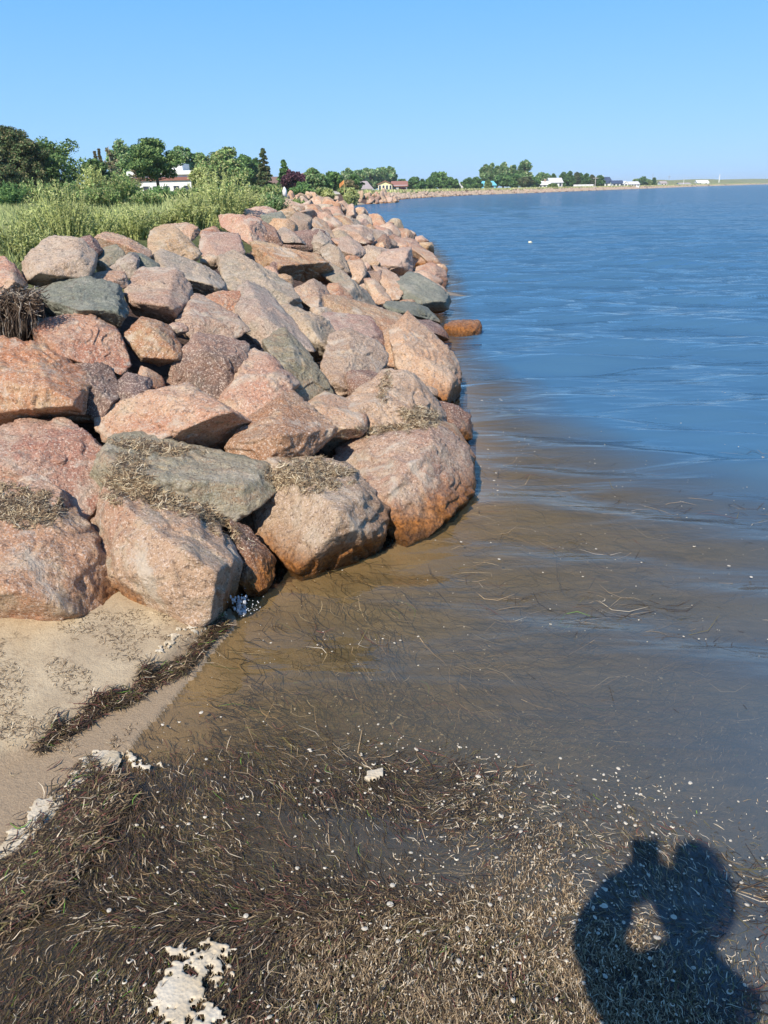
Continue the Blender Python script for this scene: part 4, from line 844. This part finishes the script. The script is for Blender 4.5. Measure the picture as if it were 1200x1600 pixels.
def tree(px_, top, wpx, dist, kind, pal, label, group='trees along the shore', seed=0, name='tree', base=None, full=1.):
    r_ = np.random.default_rng(seed+int(px_*7)+int(dist)+1000); P = at(px_, 300, dist); zb = TOP-.1 if base is None else base; T = at(px_, top, dist); h = T[2]-zb; w_ = wpx*dist/FPX*(1.1 if dist > 100 else 1.0)
    root = empty(name, (P[0], P[1], zb)); tag(root, label, 'tree', group); tr = MB(); cen = []; rad = []
    ls = max(.14, dist*.0032)
    if kind == 'spruce':
        tr.tube([(0, 0, 0), (.02*h, 0, h*.5), (0, 0, h*.99)], [h*.03, h*.018, .02], 7)
        nl = int(16*full)+6
        for k in range(nl):
            u = k/(nl-1); zc = h*(.1+.88*u); R0 = w_*.5*(1-u)**.8*(.85+.3*r_.random())+.05*w_
            for j in range(max(3, int(9*(1-u))+2)):
                a = r_.uniform(0, 6.28); R1 = R0*r_.uniform(.65, 1.1); tip = np.array([math.cos(a)*R1, math.sin(a)*R1, zc-.18*R1]); tr.tube([(0, 0, zc), tuple(tip)], [h*.006, .01], 4, cap=False)
                for q in (.35, .6, .85, 1.): cen.append(np.array([0, 0, zc])*(1-q)+tip*q); rad.append(w_*.055*(1.25-.5*q)+.05*ls*2)
        V, Fq, mi_ = clumps(cen, rad, 24, r_, ls*.9, flat=.5)
    elif kind == 'pine':
        lean = r_.normal()*.04*h; tr.tube([(0, 0, 0), (lean*.4, 0, h*.4), (lean, 0, h*.93)], [h*.035, h*.024, .03], 8)
        for k in range(int((62 if dist > 70 else 105)*full)):
            u = r_.random()**.9; u = .36+.64*u if wpx == 92 and dist == 72 else u; zc = h*(.06+.86*u); env = (1-((u-.30)/.78)**2) if u > .3 else .72+.9*u; R1 = w_*.5*max(env, .12)*r_.uniform(.55, 1.05); a = r_.uniform(0, 6.28)
            tip = np.array([math.cos(a)*R1+lean*u, math.sin(a)*R1, zc+.22*R1]); tr.tube([(lean*u, 0, zc-.05*h), (tip[0]*.5+lean*u*.5, tip[1]*.5, zc-.02*h), tuple(tip)], [h*.009, h*.006, .012], 4, cap=False)
            for q in (.45, .7, .9, 1.05): cen.append(np.array([lean*u, 0, zc])*(1-q)+tip*q+r_.normal(size=3)*.03*w_); rad.append(w_*r_.uniform(.06, .10))
        for k in range(6): cen.append(np.array([lean+r_.normal()*.04*w_, r_.normal()*.04*w_, h*(.93+.02*k/2)])); rad.append(w_*.06)
        V, Fq, mi_ = clumps(cen, rad, 75, r_, ls*.85, flat=.65)
    elif kind == 'bare':
        tr.tube([(0, 0, 0), (0, 0, h*.6), (.02*h, 0, h)], [h*.02, h*.012, .02], 6)
        for k in range(40):
            u = r_.uniform(.2, .98); a = r_.uniform(0, 6.28); R1 = w_*.5*(1.1-u)*r_.uniform(.5, 1.1); tip = (math.cos(a)*R1, math.sin(a)*R1, h*u+.35*R1); tr.tube([(0, 0, h*u), tip], [h*.006, .012], 4, cap=False)
            for q in (.5, .8, 1.): cen.append(np.array([tip[0]*q, tip[1]*q, h*u+.35*R1*q])); rad.append(w_*.045)
        V, Fq, mi_ = clumps(cen, rad, 7, r_, ls*.7)
    else:                                     # broad: rounded or poplar-like crowns
        pop = kind == 'poplar'; tr.tube([(0, 0, 0), (.01*h, 0, h*.45), (0, .01*h, h*.85)], [h*.032, h*.02, .03], 8)
        ncl = int((46 if not pop else 40)*full); lo = .16 if not pop else .12
        for k in range(ncl):
            d = r_.normal(size=3); d /= np.linalg.norm(d); q = r_.uniform(.55, 1.)
            zc = h*((1+lo)/2+d[2]*q*(1-lo)*.46); sh = 1.0 if not pop else (1.-.35*abs(zc/h-.45)); c_ = np.array([d[0]*q*w_*.43*sh, d[1]*q*w_*.43*sh, zc]); cen.append(c_); rad.append(r_.uniform(.10, .17)*min(w_, h))
            if k % 3 == 0: tr.tube([(0, 0, max(h*.22, zc-.35*w_)), tuple(c_*.95)], [h*.011, .02], 4, cap=False)
        V, Fq, mi_ = clumps(cen, rad, 150, r_, ls, flat=.85 if not pop else 1.2)
    tr.build('trunk', M_BARK if kind != 'bare' else M_BARKG, root, True)
    o = bpy.data.objects.new('crown', mesh_np('crown', V, Fq, LM[pal], mi_)); link(o, root)
    return root
T_ = [
 (-12,238,80,58,'pine','brownpine','brownish pine cut by the left edge of the view'),
 (38,197,92,60,'pine','brownpine','tallest pine at the far left with browned lower needles'),
 (95,212,92,62,'broad','pine','dense dark evergreen right of the tallest browned pine'),
 (62,225,60,66,'broad','dark','dark tree filling the space between the two big evergreens'),
 (152,248,52,78,'pine','pine','low dark pine right of the dense evergreen'),
 (157,236,11,90,'spruce','tawny','thin brown dying spruce above the low dark pine'),
 (164,232,9,92,'spruce','tawny','thinnest brown spruce, second of the dying pair'),
 (178,228,46,95,'bare','tawny','nearly bare grey-brown tree left of the tall poplar'),
 (208,212,44,135,'poplar','poplar','tall pale green poplar rising behind the bare tree'),
 (192,215,34,138,'poplar','poplar','narrower poplar on the left shoulder of the tall one'),
 (249,216,92,72,'pine','pine','big dark pine standing in front of the white and red house'),
 (216,262,50,76,'bare','tawny','scraggy grey bush-like tree at the left foot of the big pine'),
 (282,223,40,140,'broad','poplar','pale round tree just right of the big dark pine'),
 (300,232,30,143,'poplar','dark','narrow dark tree behind the pale round one'),
 (318,234,34,146,'broad','poplar','pale tree left of the bright green maples'),
 (332,236,50,122,'broad','leafy','left of the two bright green maples'),
 (358,231,52,118,'broad','leafy','right and taller of the two bright green maples'),
 (320,262,44,100,'broad','lime','low yellow-green bushy tree above the white roof corner'),
 (383,236,28,150,'poplar','dark','dark green tree left of the brownish spruce'),
 (400,240,24,152,'poplar','dark','dark narrow tree touching the brownish spruce'),
 (372,262,36,110,'broad','leafy','small green tree left of the brown-roofed house'),
 (415,232,28,100,'spruce','brownpine','tall spruce with brownish needles by the brown-roofed house'),
 (446,250,24,125,'spruce','dark','green spruce left of the purple tree'),
 (458,265,36,112,'broad','purple','round dark purple-leaved tree'),
 (474,285,24,108,'broad','dark','small green tree in front of the purple one'),
 (492,264,34,128,'pine','poplar','light green pine right of the purple tree'),
 (508,276,22,130,'broad','dark','low tree between the light green pine and its round neighbour'),
 (521,268,28,138,'broad','dark','round dark green tree left of the orange flag'),
 (546,282,26,120,'broad','tawny','low brownish tree behind the orange flag'),
 (556,273,22,150,'pine','dark','dark tree hugging the grey gabled house'),
 (545,264,26,330,'broad','poplar','leftmost tree of the grove behind the yellow house'),
 (562,262,28,335,'broad','poplar','second tree of the grove behind the yellow house'),
 (579,263,26,340,'broad','poplar','middle tree of the grove behind the yellow house'),
 (596,262,26,345,'broad','poplar','fourth tree of the grove behind the yellow house'),
 (609,261,20,350,'broad','poplar','rightmost and tallest tree of the grove behind the yellow house'),
 (628,281,18,330,'pine','dark','small dark tree behind the right end of the yellow house'),
 (648,278,22,290,'pine','dark','dark tree right of the yellow house'),
 (660,281,14,292,'spruce','dark','small pointed tree in the line right of the yellow house'),
 (673,278,20,294,'pine','dark','dark tree just left of the light dome-shaped one'),
 (686,268,24,300,'broad','dark','dome-shaped tree standing above the dark line'),
 (702,278,20,296,'pine','dark','dark tree right of the dome-shaped one'),
 (712,281,12,298,'spruce','dark','little spruce left of the tiny white house'),
 (732,279,20,300,'pine','dark','dark tree right of the tiny white house'),
 (743,278,18,305,'pine','dark','dark tree left of the turquoise building'),
 (756,257,13,345,'poplar','poplar','leftmost poplar of the tall far row'),
 (766,254,12,346,'poplar','poplar','second poplar of the tall far row'),
 (776,257,13,347,'poplar','poplar','third poplar of the tall far row'),
 (786,253,16,348,'poplar','poplar','broad poplar in the middle of the tall far row'),
 (799,257,15,349,'poplar','poplar','last joined poplar of the tall far row'),
 (819,250,22,350,'poplar','poplar','highest poplar, standing apart right of the far row'),
 (762,282,9,300,'broad','leafy','small green tree in front of the turquoise building'),
 (785,272,24,320,'broad','dark','dark bushy tree under the far poplars'),
 (802,272,26,318,'broad','dark','wide dark tree under the right end of the far poplars'),
 (820,276,22,315,'broad','brownpine','brownish green tree beside the white shore house'),
 (833,278,18,322,'broad','dark','dark tree touching the left wall of the white shore house'),
 (846,269,20,380,'broad','poplar','tree rising behind the white shore house'),
 (864,272,9,382,'pine','dark','small dark pine behind the roof of the white shore house'),
 (862,288,14,318,'broad','leafy','bush-like tree in front of the white shore house'),
 (880,270,13,392,'pine','dark','first pine of the row right of the white shore house'),
 (889,268,12,394,'pine','dark','second and tallest pine of the row right of the white shore house'),
 (898,270,11,396,'pine','brownpine','third, brownish pine of the row right of the white shore house'),
 (906,271,11,398,'pine','dark','fourth pine of the row right of the white shore house'),
 (914,272,11,400,'pine','dark','fifth pine of the row right of the white shore house'),
 (923,274,11,400,'pine','brownpine','sixth, browner pine left of the utility pole'),
 (936,275,13,402,'pine','dark','last pine right of the utility pole'),
 (1002,277,13,560,'broad','dark','round tree beyond the long low building'),
 (1013,282,8,560,'broad','leafy','low tree right of the round one beyond the long low building'),
 (1020,279,6,562,'spruce','dark','tiny lone spruce on the far right shore'),
 (992,281,9,565,'broad','leafy','low tree above the roof of the long low building'),
]
for i, t in enumerate(T_): tree(*t, seed=i)

# shrubs on the bank
def shrub(px_, base_d, top, wpx, pal, label, seed, fine=1., name='willow_shrub'):
    r_ = np.random.default_rng(seed); T = at(px_, top, base_d); zb = float(tz([T[0]], [T[1]])[0]); h = T[2]-zb; w_ = wpx*base_d/FPX; root = empty(name, (T[0], T[1], zb)); tag(root, label, 'shrub', 'light green shrubs on the bank')
    st = MB(); C = []; ns = int(110*fine)
    for k in range(ns):
        a = r_.uniform(0, 6.28); q = math.sqrt(r_.random()); bx, by = math.cos(a)*q*w_*.28, math.sin(a)*q*w_*.28; hh = h*1.12*(1-.38*q*q)*r_.uniform(.66, 1.04); ox, oy = math.cos(a)*q*w_*.26, math.sin(a)*q*w_*.26
        p = [np.array([bx+ox*u*u, by+oy*u*u, hh*u])+r_.normal(size=3)*.012*h*u for u in (0, .35, .7, 1.)]; st.tube([tuple(x) for x in p], [.006, .005, .0035, .0015], 3, cap=False)
        nl = int(46*fine)
        us = r_.uniform(.12, 1.02, nl)
        for u in us: i = min(int(u*3), 2); f = u*3-i; c = p[i]*(1-f)+p[i+1]*f; C.append(c+r_.normal(size=3)*.03*w_*(.6+.5*u)*.5)
    C = np.array(C); V, Fq = leaf_quads(C, max(.028, base_d*.0034), r_, .55, .0)
    st.build('stems', LM[pal][1], root); o = bpy.data.objects.new('foliage', mesh_np('foliage', V, Fq, LM[pal], r_.choice(3, len(C)))); link(o, root); return root
S_ = [
 (20,6.6,350,90,'lime','yellow-green shrub at the left edge above the tan boulder'),
 (88,7.2,292,105,'lime','feathery yellow-green shrub with spiky tips below the browned pine'),
 (140,8.5,325,80,'lime','low shrub between the spiky and the round bank shrubs'),
 (200,9.3,322,92,'lime','rounded bright green shrub behind the pink loaf-shaped stone'),
 (250,11.5,330,60,'lime','small grey-green shrub right of the rounded bright one'),
 (300,11.5,305,75,'lime','shrub on the left flank of the biggest bank shrub'),
 (340,12.5,268,95,'lime','biggest willow-like shrub, tall and light green, right of the white house'),
 (385,14.5,298,60,'lime','shrub on the right flank of the biggest bank shrub'),
 (425,17,305,50,'poplar','grey-green shrub thinning toward the meadow'),
 (462,21,313,36,'leafy','last low shrub before the far boulders'),
 (55,8.6,318,70,'lime','shrub filling the gap behind the left edge shrub'),
 (185,34,272,52,'leafy','round mid-green bush in the meadow left of the white house'),
 (150,30,288,60,'leafy','dull green bush below the low dark pine'),
 (140,40,262,40,'lime','yellowish bush beside the dense dark evergreen'),
 (512,100,296,18,'lime','small pale bush left of the orange flag'),
 (549,98,296,22,'lime','pale rounded bush right of the orange flag'),
 (228,30,300,50,'leafy','low bush in front of the big dark pine'),
]
for i, s in enumerate(S_): shrub(*s[:5], s[5], 900+i)
for k_, (px_, d_, tp_, w_) in enumerate([(8, 46, 286, 60), (50, 48, 282, 60), (95, 50, 284, 56), (128, 52, 286, 50), (165, 58, 284, 46), (205, 60, 286, 44), (250, 62, 292, 44), (285, 66, 294, 40), (318, 70, 290, 44), (355, 80, 288, 44), (390, 84, 290, 36), (425, 88, 290, 36), (470, 100, 292, 34), (505, 104, 294, 26), (540, 106, 294, 24)]):
    shrub(px_, d_, tp_, w_, 'leafy' if k_ % 3 else 'dark', ('first', 'second', 'third', 'fourth', 'fifth', 'sixth', 'seventh', 'eighth', 'ninth', 'tenth', 'eleventh', 'twelfth', 'thirteenth', 'fourteenth', 'fifteenth')[k_]+' from the left of the dull green bushes between meadow and trees', 980+k_, .8, 'hedge_bush')['group'] = 'bushes of the hedge line'
shrub(629, 228, 294, 9, 'purple', 'tiny blackish bush at the right corner of the yellow house', 950)

# ------------------------------------------------------------------ houses
def pm(n, c, r=.7): return plain(n, c, r, .06, .8)
W_WHITE = pm('wall_white', (.74, .74, .72)); W_CREAM = pm('wall_cream', (.80, .68, .38)); W_GREY = pm('wall_grey', (.48, .46, .46)); W_BLUE = pm('wall_turquoise', (.16, .50, .62)); W_BROWN = pm('wall_brown', (.30, .20, .14))
R_GREY = pm('roof_grey', (.36, .31, .29)); R_RED = pm('roof_red', (.30, .14, .10)); R_BROWN = pm('roof_brown', (.20, .13, .10)); R_NAVY = pm('roof_navy', (.05, .07, .12)); R_PALE = pm('roof_pale', (.55, .55, .55)); BAND = pm('band_red', (.27, .12, .09)); PANE = plain('window_pane', (.04, .05, .07), .15, .1, 2, .6)
def house(px0, px1, ytop, dist, wall, roof, label, depth=8, rot=0., gable_front=False, eave=.58, wins=3, zb=1.05, name='house', end_wall=None, chimney=False, cat='house', flat=False):
    a = at(px0, 300, dist); b = at(px1, 300, dist); W = np.hypot(*(b-a)[:2]); ctr = (a+b)/2; top = at((px0+px1)/2, ytop, dist)[2]; H_ = top-zb; root = empty(name, (ctr[0], ctr[1], zb), rot+math.atan2((b-a)[1], (b-a)[0])); tag(root, label, cat, 'buildings along the shore')
    he = H_*eave; x = W/2; mb = MB()
    if flat:
        mb.box((-x, 0, -.4), (x, depth, H_*.86)); mb.build('wall', wall, root); mb = MB(); mb.box((-x-.3, -.3, H_*.86), (x+.3, depth+.3, H_)); mb.build('roof', roof, root)
    elif gable_front:
        mb.prism([(-x, -.4), (x, -.4), (x, he), (0, H_-.12), (-x, he)], 0, depth); mb.build('wall', wall, root)
        mb = MB(); e = .35
        mb.prism([(-x-e, he-.3), (0, H_-.1), (0, H_+.08), (-x-e, he-.12)], -e, depth+e); mb.prism([(x+e, he-.12), (0.01, H_+.08), (0.01, H_-.1), (x+e, he-.3)], -e, depth+e); mb.build('roof', roof, root)
    else:
        d = depth; b_ = len(mb.v)
        def prx(prof, x0, x1, m=0):
            n = len(prof); b_ = len(mb.v); mb.v += [(x0, y, z) for y, z in prof]+[(x1, y, z) for y, z in prof]; mb.f.append(tuple(b_+i for i in reversed(range(n)))); mb.f.append(tuple(b_+n+i for i in range(n))); mb.m += [m, m]
            for i in range(n): j = (i+1) % n; mb.f.append((b_+i, b_+j, b_+n+j, b_+n+i)); mb.m.append(m)
        prx([(0, -.4), (d, -.4), (d, he), (d/2, H_-.12), (0, he)], -x, x); mb.build('wall', wall, root); mb = MB(); e = .35
        prx([(-e, he-.3), (-e, he-.12), (d/2, H_+.08), (d/2, H_-.1)], -x-e, x+e); prx([(d+e, he-.3), (d/2+.01, H_-.1), (d/2+.01, H_+.08), (d+e, he-.12)], -x-e, x+e); mb.build('roof', roof, root)
    hw = min(1.3, he*.45); 
    for k in range(wins):
        xx = -x+(k+.5)*W/wins; ww = min(.55, W/wins*.28); f = MB(); z0 = he*.36; z1 = z0+hw
        for q in ((xx-ww-.08, z0-.08, xx-ww, z1+.08), (xx+ww, z0-.08, xx+ww+.08, z1+.08), (xx-ww, z0-.08, xx+ww, z0), (xx-ww, z1, xx+ww, z1+.08)): f.box((q[0], -.09, q[1]), (q[2], -.003, q[3]))
        fo = f.build('window', white_w, root); p = MB(); p.box((xx-ww+.004, -.05, z0+.004), (xx+ww-.004, -.006, z1-.004)); p.build('pane', PANE, fo)
    if chimney: c = MB(); c.box((x*.3, depth*.4, H_*.7), (x*.3+.7, depth*.4+.7, H_+.8)); c.build('chimney', W_BROWN, root)
    return root, W, H_, he
# white house with the red band
root, W, H_, he = house(206, 300, 267, 112, W_WHITE, W_WHITE, 'low white building with a red-brown band, half hidden by the big dark pine', 9, 0, flat=True, wins=6)
mb = MB(); mb.box((-W/2-.04, -.22, H_*.66), (W/2+.04, -.003, H_*.77)); mb.build('fascia_band', BAND, root)
mb = MB(); mb.box((W*.18, .8, H_+.003), (W*.36, 5, H_+.9)); mb.build('roof_box', W_WHITE, root)
mb = MB(); mb.prism([(W/2+.31, H_*.5), (W/2+1.9, H_*.32), (W/2+1.9, H_*.60), (W/2+.9, H_*.99), (W/2+.31, H_*.99)], 0, 8); mb.build('side_gable', W_WHITE, root)
house(392, 441, 276, 150, W_WHITE, R_BROWN, 'house with a long brown roof behind the brownish spruce', 12, -.35, eave=.45, wins=3)
house(466, 484, 271, 170, W_BROWN, R_RED, 'reddish brown gabled house peeking out between purple tree and green pine', 9, .2, gable_front=True, eave=.5, wins=1)
house(560, 582, 283, 215, W_WHITE, R_GREY, 'grey-roofed white house with steep gables', 7, .45, eave=.42, wins=2)
house(554, 562, 279, 225, W_WHITE, W_WHITE, 'white gable rising behind the grey-roofed white house', 6, .3, gable_front=True, eave=.5, wins=1)
house(591, 613, 282.5, 238, W_CREAM, R_RED, 'yellow front wing with arched dark windows of the long house', 9, 0, gable_front=True, eave=.76, wins=4)
house(613.5, 636, 283, 242, W_GREY, R_RED, 'grey-brown wing with a red roof joined to the right of the yellow one', 9, 0, eave=.62, wins=3)
house(711, 724, 286, 300, W_WHITE, R_PALE, 'tiny white house alone among dark far trees', 7, 0, eave=.5, wins=1)
house(752, 775, 283, 310, W_BLUE, W_BLUE, 'turquoise building behind a small green tree', 8, .2, eave=.6, wins=2)
house(841, 860, 283, 330, W_WHITE, W_WHITE, 'left wing of the white shore house with chimney', 8, .1, eave=.6, wins=3, chimney=True)
house(859, 878, 278, 334, W_WHITE, R_PALE, 'taller pale-roofed wing of the white shore house', 8, 0, eave=.62, wins=3)
house(943, 957, 276.5, 455, W_WHITE, R_NAVY, 'white house with steep navy roof', 8, .3, eave=.45, wins=2)
house(956, 973, 282, 450, W_WHITE, R_NAVY, 'low white house with navy roof right of the steep-roofed one', 8, 0, eave=.6, wins=3)
house(974, 980, 283, 448, W_WHITE, W_WHITE, 'small white gabled boat shed', 6, 0, gable_front=True, eave=.6, wins=1)
house(981, 998, 283.5, 450, W_WHITE, R_PALE, 'long low pale-roofed building at the end of the houses', 8, 0, eave=.55, wins=4)
house(1031, 1041, 283, 640, W_WHITE, R_GREY, 'small far house right of the lone spruce', 8, 0, eave=.55, wins=2)
house(1060, 1078, 285.5, 760, W_BLUE, R_GREY, 'low bluish far building before the dunes', 8, 0, eave=.5, wins=3)
house(1088, 1106, 281.5, 860, W_WHITE, W_WHITE, 'pale arched shed at the start of the dunes', 10, 0, eave=.5, wins=2)
# white fence
a = at(896, 292, 385); b = at(927, 292, 385); W = b[0]-a[0]; root = empty('picket_fence', ((a[0]+b[0])/2, 385, 1.1)); tag(root, 'low white fence in front of the pine row by the utility pole', 'fence')
mb = MB(); k = -W/2
while k < W/2: mb.box((k, 0, 0), (k+.5, .08, 1.5)); k += .62
mb.build('panel', white_w, root); mb = MB(); mb.box((-W/2, .083, .5), (W/2, .14, .65)); mb.build('rail', white_w, root)
# poles
def pole(px_, top, dist, label, name='utility_pole', arm=True, r=.14, mat=M_BARKG, zb=1.0):
    P = at(px_, top, dist); root = empty(name, (P[0], P[1], zb)); tag(root, label, 'pole'); mb = MB(); h = P[2]-zb; mb.tube([(0, 0, 0), (0, 0, h)], [r, r*.7], 8); mb.build('post', mat, root)
    if arm: mb = MB(); mb.box((-1.2, -.22, h-.9), (1.2, -.13, h-.75)); mb.build('crossarm', mat, root)
pole(931, 275, 340, 'grey utility pole with a crossarm left of the navy-roofed house', mat=plain('pale_wood', (.5, .46, .4)))
pole(1046, 274, 640, 'thin far pole right of the small far house', 'lamp_post', True, .12)
pole(1020.5, 272, 575, 'thin mast by the lone spruce', 'mast', False, .1)
pole(1069, 279, 760, 'white far pole before the dunes', 'mast', False, .2, white_w)
pole(1125, 272, 900, 'white mast standing behind the dunes', 'mast', False, .45, white_w, 3.)
pole(943, 274, 452, 'short white mast by the navy-roofed house', 'mast', False, .18, white_w)
# flag
P = at(537.5, 281, 104); root = empty('flagpole', (P[0], P[1], TOP)); tag(root, 'pole with an orange wind flag beside a pale bush', 'flagpole'); h = P[2]-TOP; mb = MB(); mb.tube([(0, 0, 0), (0, 0, h)], [.05, .035], 8); mb.build('post', plain('pole_yellow', (.45, .38, .15)), root)
mb = MB(); V = []; nx = 7
for i in range(nx): u = i/(nx-1); V += [(-.04-u*.55, .06*math.sin(u*5), h-.02-u*.45), (-.04-u*.55, .06*math.sin(u*5), h-.42-u*.5)]
Fq = [(2*i, 2*i+2, 2*i+3, 2*i+1) for i in range(nx-1)]; f = obj_np('flag', np.array(V), np.array(Fq), plain('flag_orange', (.62, .26, .08)), parent=root); md = f.modifiers.new('thick', 'SOLIDIFY'); md.thickness = .01
# grey container, marker, float
P = at(526, 300, 112); root = empty('storage_bin', (P[0], P[1], TOP-.1), .1); tag(root, 'low grey storage bin left of the orange flag', 'bin'); mb = MB(); mb.box((-.6, 0, 0), (.6, .7, .5)); mb.build('body', W_GREY, root); mb = MB(); mb.box((-.64, -.04, .503), (.64, .74, .57)); mb.build('lid', W_GREY, root)
P = at(445, 304, 44); mb = MB(); mb.tube([(0, 0, 0), (0, 0, .30), (0, 0, .42), (0, 0, .5)], [.10, .12, .07, .02], 8); o = mb.build('marker_stone', white_w, None, True); o.location = (P[0], P[1], TOP+.15); tag(o, 'small white painted marker in the meadow grass', 'marker')
P = gp(828, 380, 0.0); mb = MB(); mb.tube([(-.05, 0, .0), (-.035, 0, .005), (.03, 0, .005), (.045, 0, .0), (.07, 0, 0)], [.012, .035, .035, .014, .012], 10); o = mb.build('floating_bottle', plain('pale_plastic', (.75, .72, .5), .4), None, True); o.location = (P[0], P[1], .02); tag(o, 'small pale yellow bottle floating far out on the blue water', 'bottle')

# ------------------------------------------------------------------ the photographer, seen as a shadow
def skinned(name, joints, edges, mat, parent=None, sub=2):
    me = bpy.data.meshes.new(name); me.from_pydata([j[:3] for j in joints], edges, []); o = bpy.data.objects.new(name, me); link(o, parent); me.materials.append(mat)
    me_s = o.modifiers.new('skin', 'SKIN'); me.skin_vertices or o.data.attributes
    if not me.skin_vertices:
        bpy.context.view_layer.objects.active = o
    for i, j in enumerate(joints):
        sv_ = me.skin_vertices[0].data[i]; sv_.radius = (j[3], j[4] if len(j) > 4 else j[3]); sv_.use_root = (i == 0)
    me_s.use_smooth_shade = True; s = o.modifiers.new('sub', 'SUBSURF'); s.levels = s.render_levels = sub; return o
try:
    skinm = plain('skin', (.50, .32, .23), .6, .05)
    body = [ (.0,-.36,.86,.13,.10), (-.01,-.36,1.02,.12,.09), (-.03,-.35,1.22,.13,.10), (-.035,-.34,1.42,.12,.09), (.005,-.32,1.50,.055), (.015,-.30,1.56,.052), (.02,-.275,1.625,.07,.085), (.025,-.27,1.685,.066,.08),
      (-.14,-.31,1.465,.055), (-.16,-.19,1.42,.06), (-.08,-.07,1.385,.055), (-.05,-.03,1.41,.026,.018),
      (.07,-.35,1.44,.05), (.095,-.2,1.33,.045), (.045,-.07,1.385,.036), (.05,-.03,1.41,.024,.016),
      (-.10,-.36,.80,.085), (-.12,-.36,.44,.055), (-.12,-.38,.06,.038), (-.13,-.27,-.01,.035,.03),
      (.10,-.36,.80,.085), (.12,-.36,.44,.055), (.12,-.38,.06,.038), (.13,-.27,-.01,.035,.03)]
    ed = [(0,1),(1,2),(2,3),(3,4),(4,5),(5,6),(6,7),(3,8),(8,9),(9,10),(10,11),(3,12),(12,13),(13,14),(14,15),(0,16),(16,17),(17,18),(18,19),(0,20),(20,21),(21,22),(22,23)]
    ph_c = CAM-CF*.016-CU*.055
    for sgn, wi in ((-1, 11), (1, 15)):                        # fingers closing round the phone
        b = np.array(body[wi][:3])
        for k in range(5):
            L0 = CR*sgn*.045+CU*(.012-.018*k)+ph_c; L1 = ph_c+CR*sgn*.037+CU*(.006-.018*k)-CF*.012 if k < 4 else ph_c+CR*sgn*.03-CU*.06-CF*.02
            L2 = ph_c+CR*sgn*(.022-.003*k)+CU*(.004-.018*k)-CF*.016
            n0 = len(body); body += [(*L0, .009), (*L1, .008), (*L2, .0072)]; ed += [(wi, n0), (n0, n0+1), (n0+1, n0+2)]
    body = [tuple(float(v) for v in j) for j in body]
    for n_ in ('skin',): pass
    bm = bmesh.new(); 
    def mk(name, joints, edges, mat, parent=None):
        bm = bmesh.new(); lay = bm.verts.layers.skin.verify(); vs = []
        for i, j in enumerate(joints):
            v = bm.verts.new(j[:3]); v[lay].radius = (j[3], j[4] if len(j) > 4 else j[3]); v[lay].use_root = (i == 0); vs.append(v)
        for a, b in edges: bm.edges.new((vs[a], vs[b]))
        me = bpy.data.meshes.new(name); bm.to_mesh(me); bm.free(); me.materials.append(mat); o = bpy.data.objects.new(name, me); link(o, parent); s = o.modifiers.new('skin', 'SKIN'); s.use_smooth_shade = True; q = o.modifiers.new('sub', 'SUBSURF'); q.levels = q.render_levels = 2; return o
    person = mk('person', body, ed, skinm); tag(person, 'person holding up a phone with both hands, whose shadow falls on the floating seagrass', 'person')
    shirt = [(.0,-.36,.98,.135,.105), (-.03,-.35,1.22,.14,.11), (-.035,-.34,1.42,.13,.10), (.003,-.325,1.47,.07), (-.15,-.31,1.455,.07), (-.175,-.235,1.415,.062), (.07,-.35,1.44,.062), (.088,-.265,1.38,.055)]
    mk('shirt', shirt, [(0,1),(1,2),(2,3),(2,4),(4,5),(2,6),(6,7)], plain('shirt_cotton', (.12, .16, .26), .9, .1), person)
    shorts = [(.0,-.36,.90,.14,.11), (-.105,-.36,.78,.095), (-.12,-.36,.55,.08), (.105,-.36,.78,.095), (.12,-.36,.55,.08)]
    mk('shorts', shorts, [(0,1),(1,2),(0,3),(3,4)], plain('shorts_cotton', (.10, .10, .09), .9, .1), person)
    Dv, Fi = ico(4); hv = Dv*np.array([.072, .10, .108])*(1+.04*fbm(Dv*5, 4, 3))[:, None]; hv = np.where((Dv[:, 1:2] > .35) & (Dv[:, 2:3] < .45), hv*.7, hv); obj_np('hair', hv+np.array([.023, -.292, 1.665]), Fi, plain('hair_brown', (.06, .035, .02), .6), parent=person, smooth=True)
    mb = MB(); mb.box((-.036, -.074, -.004), (.036, .074, .004)); phn = mb.build('phone', plain('phone_black', (.02, .02, .022), .3)); 
    mm = Matrix.Identity(4)
    for i, v in enumerate((CR, CU, -CF)):
        for j in range(3): mm[j][i] = v[j]
    mm.translation = Vector(ph_c); phn.matrix_world = mm; bv_ = phn.modifiers.new('bev', 'BEVEL'); bv_.width = .0035; bv_.segments = 3; tag(phn, 'dark phone held up in front of the person, its shadow the highest bump', 'phone')
    mb = MB(); mb.tube([(-.018, .052, -.0055), (-.018, .052, -.0041)], .008, 16); lens = mb.build('camera_lens', PANE, phn)
except Exception as e:
    print('PERSON', e)

# ------------------------------------------------------------------ haze
t = NT('haze_air'); vp = t.n('ShaderNodeVolumePrincipled'); vp.inputs['Color'].default_value = (.78, .90, 1, 1); vp.inputs['Density'].default_value = .0002; vp.inputs['Anisotropy'].default_value = .0
t.l(vp.outputs[0], t.out.inputs['Volume'])
mb = MB(); mb.box((-5400, -5400, -8), (5400, 5400, 40)); o = mb.build('haze', t.mat); tag(o, kind='stuff')
